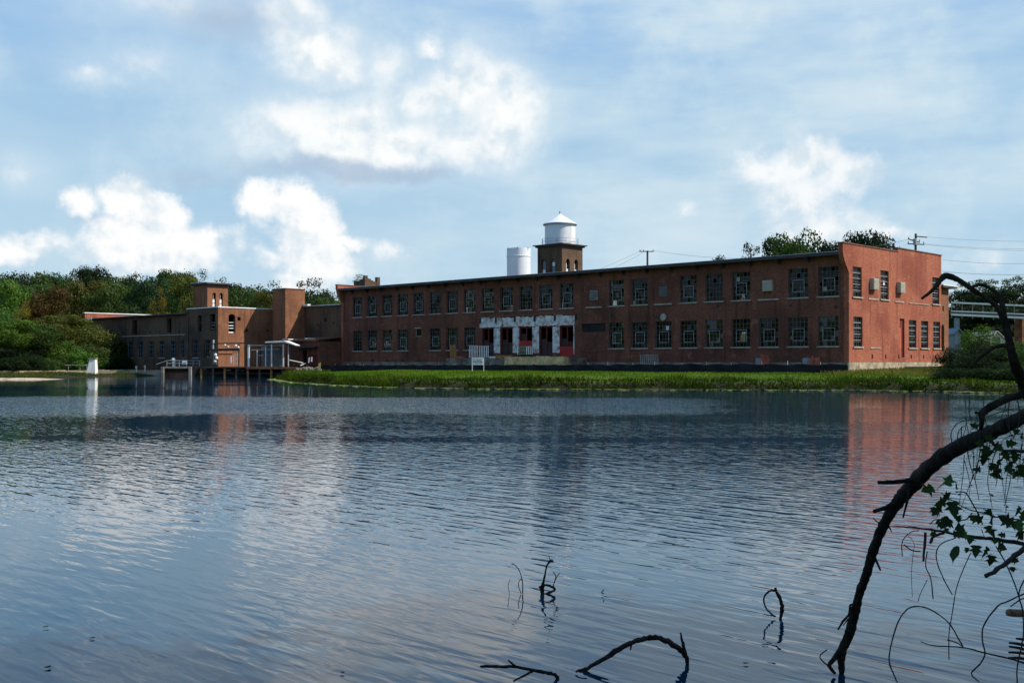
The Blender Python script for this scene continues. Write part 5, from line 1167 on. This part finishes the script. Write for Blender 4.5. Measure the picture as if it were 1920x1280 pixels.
# upper limb with its hooked tip
up = [(2010, 860, 3.5, 40), (1965, 800, 3.4, 33), (1932, 748, 3.3, 27), (1915, 712, 3.25, 24), (1903, 682, 3.2, 22), (1895, 652, 3.2, 18), (1888, 620, 3.2, 17), (1880, 592, 3.2, 16), (1866, 572, 3.2, 11), (1843, 555, 3.2, 10), (1818, 539, 3.2, 11), (1795, 524, 3.2, 12), (1775, 517, 3.2, 15), (1766, 522, 3.2, 13), (1752, 540, 3.2, 9), (1740, 551, 3.2, 7), (1728, 560, 3.2, 6)]
mb = px_tube(up, 7, 14, .12, 8, .05); ul = mb.build('limb', M['bark_dark'], nt_, True)
sub([(1818, 540, 3.2, 8), (1834, 534, 3.2, 8), (1850, 537, 3.2, 8), (1866, 547, 3.2, 9), (1877, 562, 3.2, 12), (1882, 590, 3.2, 14)], ul, 'fork', seed=9)
sub([(1878, 564, 3.2, 11), (1880, 552, 3.2, 7), (1881, 543, 3.2, 2)], ul, 'stub', seed=10)
sub([(1897, 650, 3.2, 14), (1883, 648, 3.2, 11), (1862, 652, 3.2, 10), (1840, 668, 3.2, 8), (1817, 688, 3.2, 5)], ul, 'stub', seed=11)
# middle limb
ml = px_tube([(2020, 715, 4.4, 24), (1960, 730, 4.4, 20), (1920, 739, 4.4, 18), (1889, 747, 4.4, 17), (1857, 763, 4.4, 18), (1841, 776, 4.4, 16), (1842, 790, 4.4, 10), (1839, 803, 4.45, 9)], 5, 10, .12, 12, .1).build('limb', M['bark_dark'], nt_, True)
sub([(1842, 777, 4.4, 8), (1834, 774, 4.4, 6), (1828, 773, 4.4, 7)], ml, 'stub', seed=13)
# crown above and beside the camera, out of the picture: it keeps the limbs in shade
m = crown_mesh('crown', 40, 44, 15000, .026, 'round'); m.materials.append(L['near_dark'])
c = link('crown', m, nt_); c.location = (6.6-tb[0], 4.3-tb[1], 2.2-tb[2]); c.scale = (8.0, 7.5, 6.5)

# leafy vines hanging by the limb
def leaf_mesh(seed, lobed=True):
    rg = random.Random(seed); pts = []
    prof = [(0, 0), (.22, -.10), (.50, .02), (.30, .22), (.62, .48), (.30, .50), (.20, .72), (0, 1.05)] if lobed else [(0, 0), (.16, .1), (.24, .32), (.22, .58), (.10, .84), (0, 1.05)]
    right = [(x*rg.uniform(.85, 1.15), y) for x, y in prof]; mb = MB(); n = len(right)
    vs = [(0, y, .03*math.sin(y*3)) for x, y in right]+[(x, y, .16*x+.05*math.sin(y*4)) for x, y in right]+[(-x*.95, y, .14*x-.04*math.sin(y*4)) for x, y in right]
    fs = [(k, n+k, n+k+1, k+1) for k in range(n-1)]+[(k+1, 2*n+k+1, 2*n+k, k) for k in range(n-1)]
    mb.add(vs, fs); return mb.mesh('leaf')
LF = [leaf_mesh(k) for k in range(3)]; LN = [leaf_mesh(9, False)]
LFm = {}
def leaf(parent, px, py, Y, size_px, ang, kind='near_dark', long=False, rs=random.Random(5)):
    base = (LN if long else LF)[rs.randrange(len(LN if long else LF))]; key = (base.name, kind)
    if key not in LFm: m = base.copy(); m.name = 'leaf'; m.materials.append(L[kind]); LFm[key] = m
    o = link('leaf', LFm[key], parent); p = at(px, py, Y); ox, oy, oz = OFF[parent.name]['mf']; o.location = (p.x-ox, p.y-oy, p.z-oz)
    s = .92*size_px/F*Y; o.scale = (s, s, s); o.rotation_euler = (R(90)+rs.uniform(-1.0, 1.0), R(ang), rs.uniform(-1.0, 1.0)); return o
Z = lambda pts, off=(1520, 880), k=3.2: [(off[0]+a/k, off[1]+b/k) for a, b in pts]
def strand(parent, pts, w, Y, name='stem', off=(1520, 880), k=3.2, dY=0.0, seed=0):
    q = Z(pts, off, k); n = len(q); w0, w1 = (w if hasattr(w, '__len__') else (w, w))
    rows = [(a, b, Y+dY*i/max(1, n-1), w0+(w1-w0)*i/max(1, n-1)) for i, (a, b) in enumerate(q)]
    return px_tube(rows, 5, 6, .15, seed, .25).build(name, M['vine'], parent, True)
v1 = world_root('leafy_branch', tuple(at(1930, 1015, 5.6))); tag(v1, 'leafy branch with lobed leaves reaching in from the right below the limb', 'branch')
strand(v1, [(480,340),(560,342),(650,350),(780,370),(900,395),(1050,412),(1180,428),(1400,470)], (2, 11), 5.6, seed=1)
strand(v1, [(780,140),(860,190),(940,235),(1050,265),(1150,290),(1400,310)], (2, 3.5), 5.7, seed=2)
strand(v1, [(870,135),(930,140),(980,220),(1015,285),(1030,330)], 3, 5.6, seed=3); strand(v1, [(870,300),(930,300),(970,258)], 3, 5.6, seed=4)
strand(v1, [(1045,640),(1100,612),(1190,545),(1280,475),(1400,400)], (9, 14), 5.3, 'bough', seed=5)
strand(v1, [(715,330),(745,300),(800,310)], 2.2, 5.6, seed=6); strand(v1, [(690,375),(686,440),(675,550)], (7, 5), 5.6, 'stub', seed=7); strand(v1, [(715,440),(740,400),(800,380)], (7, 6), 5.6, 'stub', seed=8)
for i, (a, b, s, ang, kd) in enumerate(((820,90,24,20,'near'),(765,110,24,-30,'near'),(730,110,30,-125,'near'),(800,170,22,60,'near_dark'),(800,190,28,-105,'near_dark'),(770,230,22,-130,'near_dark'),(850,200,32,175,'near_dark'),(800,290,26,170,'near_dark'),(830,300,26,-150,'near_dark'),(880,340,24,120,'near_dark'),(1020,300,26,-60,'near_dark'),(1070,270,28,30,'near_dark'),(1090,300,28,110,'near_dark'),(1060,345,26,170,'near_dark'),(1030,380,24,-120,'near_dark'),(1200,320,28,-60,'near_dark'),(1240,310,30,160,'near'),(1250,370,28,140,'near_dark'),(1265,290,22,20,'near'),(870,105,16,70,'near_dark'),(995,460,24,180,'near_dark'),(1130,455,24,100,'near_dark'),(955,400,22,190,'near_dark'),(1070,510,22,175,'near_dark'),(1060,470,22,-150,'near_dark'),(1215,540,16,120,'near_dark'),(1210,585,16,175,'near_dark'),(940,470,12,190,'near_dark'),(1090,520,24,185,'near_dark'))):
    leaf(v1, *Z([(a, b)])[0], 5.55, s, ang, kd)
leaf(v1, *Z([(880, 455)])[0], 5.55, 42, 168, 'near_dark', True)
v2 = world_root('twig_spray', tuple(at(1925, 850, 5.1))); tag(v2, 'dark twig spray with hanging leaves just below the thick limb', 'branch')
O1 = (1520, 500)
strand(v2, [(1400,1110),(1280,1105),(1150,1100),(1090,1055),(1060,1040)], (9, 7), 5.2, 'bough', O1, seed=1)
for i, pts in enumerate(([(850,1075),(843,1000),(880,940),(960,915),(1010,930)], [(880,1040),(890,980),(930,950)], [(955,790),(950,860),(960,915)], [(905,960),(900,1030),(870,1060)], [(940,1105),(960,1200),(985,1275),(1010,1400)], [(1020,1090),(1000,1200),(985,1275)], [(1195,790),(1185,880),(1195,1000)], [(1190,860),(1110,880),(1060,900)], [(1240,800),(1255,900),(1230,1000),(1180,1080)], [(1150,1100),(1180,1180),(1160,1240)], [(1280,1000),(1200,1010),(1140,1050)], [(1060,1060),(1045,1120),(1050,1170)], [(1270,1060),(1255,1180),(1270,1260)], [(1110,1110),(1090,1180),(1120,1240),(1110,1320)])):
    strand(v2, pts, (2.6, 1.6), 5.25, 'twig', O1, seed=i)
for i, (a, b, s, ang) in enumerate(((1045,1130,26,175),(1110,1075,24,120),(1090,1040,20,-60),(1130,1160,26,170),(1205,1170,24,185),(1260,1190,26,165),(1055,1080,22,200),(1035,1055,20,-90),(1160,1110,22,150),(1180,1060,20,80),(1230,1120,22,190),(1000,960,16,-70),(1020,945,16,40),(1080,1100,20,170),(1270,1010,20,-100),(1220,990,16,60),(1185,1200,18,160),(1095,1180,18,190))):
    leaf(v2, *Z([(a, b)], O1)[0], 5.2, s, ang)
v3 = world_root('drooping_vines', tuple(at(1880, 1180, 5.9))); tag(v3, 'thin bare vines drooping in loops to the water at lower right', 'vine')
for i, (pts, w) in enumerate((([(850,750),(800,660),(760,560),(755,490),(790,440),(870,410)], 2.6), ([(700,490),(690,580),(720,650),(735,775)], 2.6), ([(960,500),(910,610),(870,730),(850,860),(830,980),(830,1140)], 2.2), ([(520,1275),(500,1230),(470,1140),(490,1020),(530,900),(590,830),(660,820),(740,850),(830,920),(880,1000),(915,1060)], 3.2),
      ([(660,1030),(740,1055),(910,1065),(1050,1100),(1180,1130),(1400,1190)], (2, 5)), ([(820,1020),(870,1035),(915,1060)], 3), ([(1250,760),(1210,650),(1160,540),(1110,460)], 3), ([(1400,700),(1280,745),(1180,790),(1120,820),(1040,930),(1030,1010),(1045,1100),(1020,1160),(965,1220),(1010,1270)], 3.4), ([(1300,620),(1250,740),(1270,840),(1275,1000),(1240,1180),(1240,1290)], 3.2),
      ([(1400,760),(1280,770),(1200,820)], 3), ([(550,520),(550,430),(600,375),(650,365)], 2.2), ([(560,450),(610,485),(660,490)], 3), ([(700,660),(660,740),(645,790)], 1.6), ([(580,390),(620,440),(615,500),(605,620),(610,760)], 1.2))):
    strand(v3, pts, w, 5.9, 'stem', seed=i)
# log and reeds at the right edge
lg = px_tube([(1891, 1148, 6.6, 17), (1930, 1149, 6.7, 18), (2010, 1150, 6.9, 20)], 4, 10, .06, 2); M['log'] = plain('peeled_log', (.22, .12, .07), .8, .3, 8); tag(lg.build('log', M['log'], None, True), 'brown end of a log poking in at the lower right edge', 'log')
re_ = world_root('reed_clump', tuple(at(1905, 1225, 6.9))); tag(re_, 'dark fallen reed blades at the lower right corner', 'reeds')
for i, (a, b, c_, d) in enumerate(((1892, 1204, 1935, 1214), (1892, 1211, 1935, 1222), (1891, 1222, 1935, 1228), (1891, 1232, 1935, 1238), (1905, 1196, 1940, 1205))):
    px_tube([(a, b, 6.9, 5), ((a+c_)/2, (b+d)/2-2, 6.9, 7), (c_, d, 6.9, 4)], 4, 5, .1, i).build('blade', M['vine'], re_, True)
# sticks standing in the pond
def stick(label, chains, mat='bark_dark', name='stick', cat='stick', seed=0):
    a0 = chains[0][0]; p = at(a0[0], a0[1], a0[2]); r = world_root(name, tuple(p)); tag(r, label, cat)
    for i, rows in enumerate(chains): px_tube(rows, 5, 7, .22, seed+i, .22).build('branch' if i == 0 else 'twig', M[mat], r, True)
    return r
stick('dark arched branch rising from the water with an upright spur', [[(1078, 1262, 7.05, 7), (1097, 1254, 7.06, 9), (1128, 1237, 7.08, 11), (1169, 1212, 7.1, 12), (1197, 1200, 7.12, 12), (1224, 1195, 7.15, 12), (1248, 1200, 7.18, 12), (1269, 1212, 7.2, 13), (1284, 1225, 7.22, 13), (1289, 1240, 7.22, 10), (1288, 1254, 7.22, 8)], [(1284, 1224, 7.2, 10), (1280, 1205, 7.2, 7), (1276, 1185, 7.2, 4)], [(1184, 1209, 7.1, 5), (1182, 1218, 7.1, 3)], [(1100, 1252, 7.0, 4), (1085, 1255, 7.0, 4), (1080, 1259, 7.0, 5)]], seed=1)
stick('low forked branch lying in the water at the bottom edge', [[(1046, 1272, 6.9, 9), (1040, 1264, 6.88, 8), (1018, 1259, 6.85, 8), (997, 1255, 6.8, 8), (963, 1249, 6.75, 7), (930, 1249, 6.7, 7), (901, 1248, 6.65, 6)], [(966, 1248, 6.75, 5), (960, 1243, 6.72, 5), (953, 1237, 6.7, 4)], [(999, 1257, 6.8, 6), (982, 1266, 6.75, 5), (963, 1276, 6.7, 4)]], seed=4)
stick('small dark branch bent into a loop above the water', [[(1463, 1162, 8.5, 7), (1466, 1146, 8.5, 9), (1466, 1133, 8.5, 9), (1461, 1119, 8.5, 8), (1453, 1101, 8.5, 6)], [(1455, 1107, 8.5, 5), (1444, 1107, 8.5, 5), (1434, 1116, 8.5, 4), (1432, 1126, 8.5, 4), (1437, 1140, 8.5, 3.5), (1446, 1150, 8.5, 4), (1454, 1155, 8.5, 5)]], seed=7)
stick('dark weedy snag with a crooked upright twig in the open water', [[(1016, 1113, 9.4, 8), (1017, 1102, 9.4, 10), (1020, 1085, 9.4, 5), (1025, 1061, 9.4, 4), (1032, 1051, 9.4, 7), (1036, 1052, 9.4, 6)], [(1012, 1102, 9.4, 7), (1022, 1096, 9.4, 5), (1036, 1100, 9.4, 6), (1040, 1105, 9.4, 5), (1026, 1112, 9.4, 6), (1014, 1114, 9.4, 5)], [(1036, 1102, 9.4, 2.4), (1042, 1085, 9.4, 2), (1049, 1074, 9.4, 2)], [(1037, 1098, 9.4, 2), (1042, 1080, 9.4, 2), (1037, 1072, 9.4, 2)], [(1032, 1052, 9.4, 2), (1029, 1040, 9.4, 1.2)]], seed=9)
stick('thin curved weed stem standing left of the weedy snag', [[(980, 1112, 9.4, 2.6), (980, 1095, 9.4, 2.6), (978, 1082, 9.4, 2.4), (973, 1068, 9.4, 2), (965, 1058, 9.4, 2), (959, 1056, 9.4, 3)], [(977, 1112, 9.4, 2), (972, 1096, 9.4, 1.8), (975, 1086, 9.4, 1.8), (980, 1088, 9.4, 2)], [(955, 1112, 9.4, 1.4), (953, 1095, 9.4, 1.2), (957, 1085, 9.4, 1.2)]], 'vine', 'weed_stem', 'weed', seed=12)
stick('tiny dark twig poking up right of the weedy snag', [[(1132, 1112, 9.35, 2.6), (1128, 1110, 9.35, 2.4), (1133, 1104, 9.35, 1.8)]], seed=15)

# a few fallen leaves afloat
for i, (px, py, s, lab) in enumerate(((88, 1254, 9, 'dark fallen leaf afloat nearest the lower left corner'), (176, 1198, 6, 'small dark leaf afloat, right of the lower left corner'), (90, 1176, 7, 'small dark leaf afloat near the left edge'), (640, 1262, 6, 'small dark leaf afloat at the bottom left of the forked branch'), (1395, 1246, 7, 'small dark leaf afloat right of the arched branch'))):
    Y = CAMZ*F/(py-HZ); p = at(px, py, Y); m = LF[i%3].copy(); m.materials.append(L['near_dark']); o = link('floating_leaf', m); s_ = s/F*Y*1.6
    o.location = (p.x, p.y, .012); o.scale = (s_, s_, s_*.4); o.rotation_euler = (0, 0, i*1.3); tag(o, lab, 'leaf', 'leaves afloat')
# finer drooping twiglets and more leaves along the right edge
rz_ = random.Random(42)
for i in range(22):
    x0 = rz_.uniform(1800, 1935); y0 = rz_.uniform(742, 800) if i < 12 else rz_.uniform(835, 880); ln = rz_.uniform(35, 110); sw = rz_.uniform(-22, 22); Yt = rz_.uniform(5.0, 5.5)
    px_tube([(x0, y0, Yt, 1.9), (x0+sw*.2+rz_.uniform(-4, 4), y0+ln*.35, Yt, 1.7), (x0+sw*.7, y0+ln*.7, Yt, 1.4), (x0+sw+rz_.uniform(-8, 8), y0+ln, Yt, 1.0)], 4, 5, .2, i, .3).build('twig', M['vine'], v2, True)
    for q in range(rz_.randrange(1, 4)):
        f = rz_.uniform(.2, 1); leaf(v2, x0+sw*f, y0+ln*f, Yt, rz_.uniform(5, 9), rz_.uniform(90, 270), 'near_dark', True)
for i in range(26):
    a, b = (rz_.uniform(1835, 1925), rz_.uniform(850, 890)) if i < 12 else (rz_.uniform(1745, 1925), rz_.gauss(985, 22))
    leaf(v2 if i < 12 else v1, a, b, 5.4, rz_.uniform(12, 22), rz_.uniform(80, 280), 'near' if rz_.random() < .2 else 'near_dark')
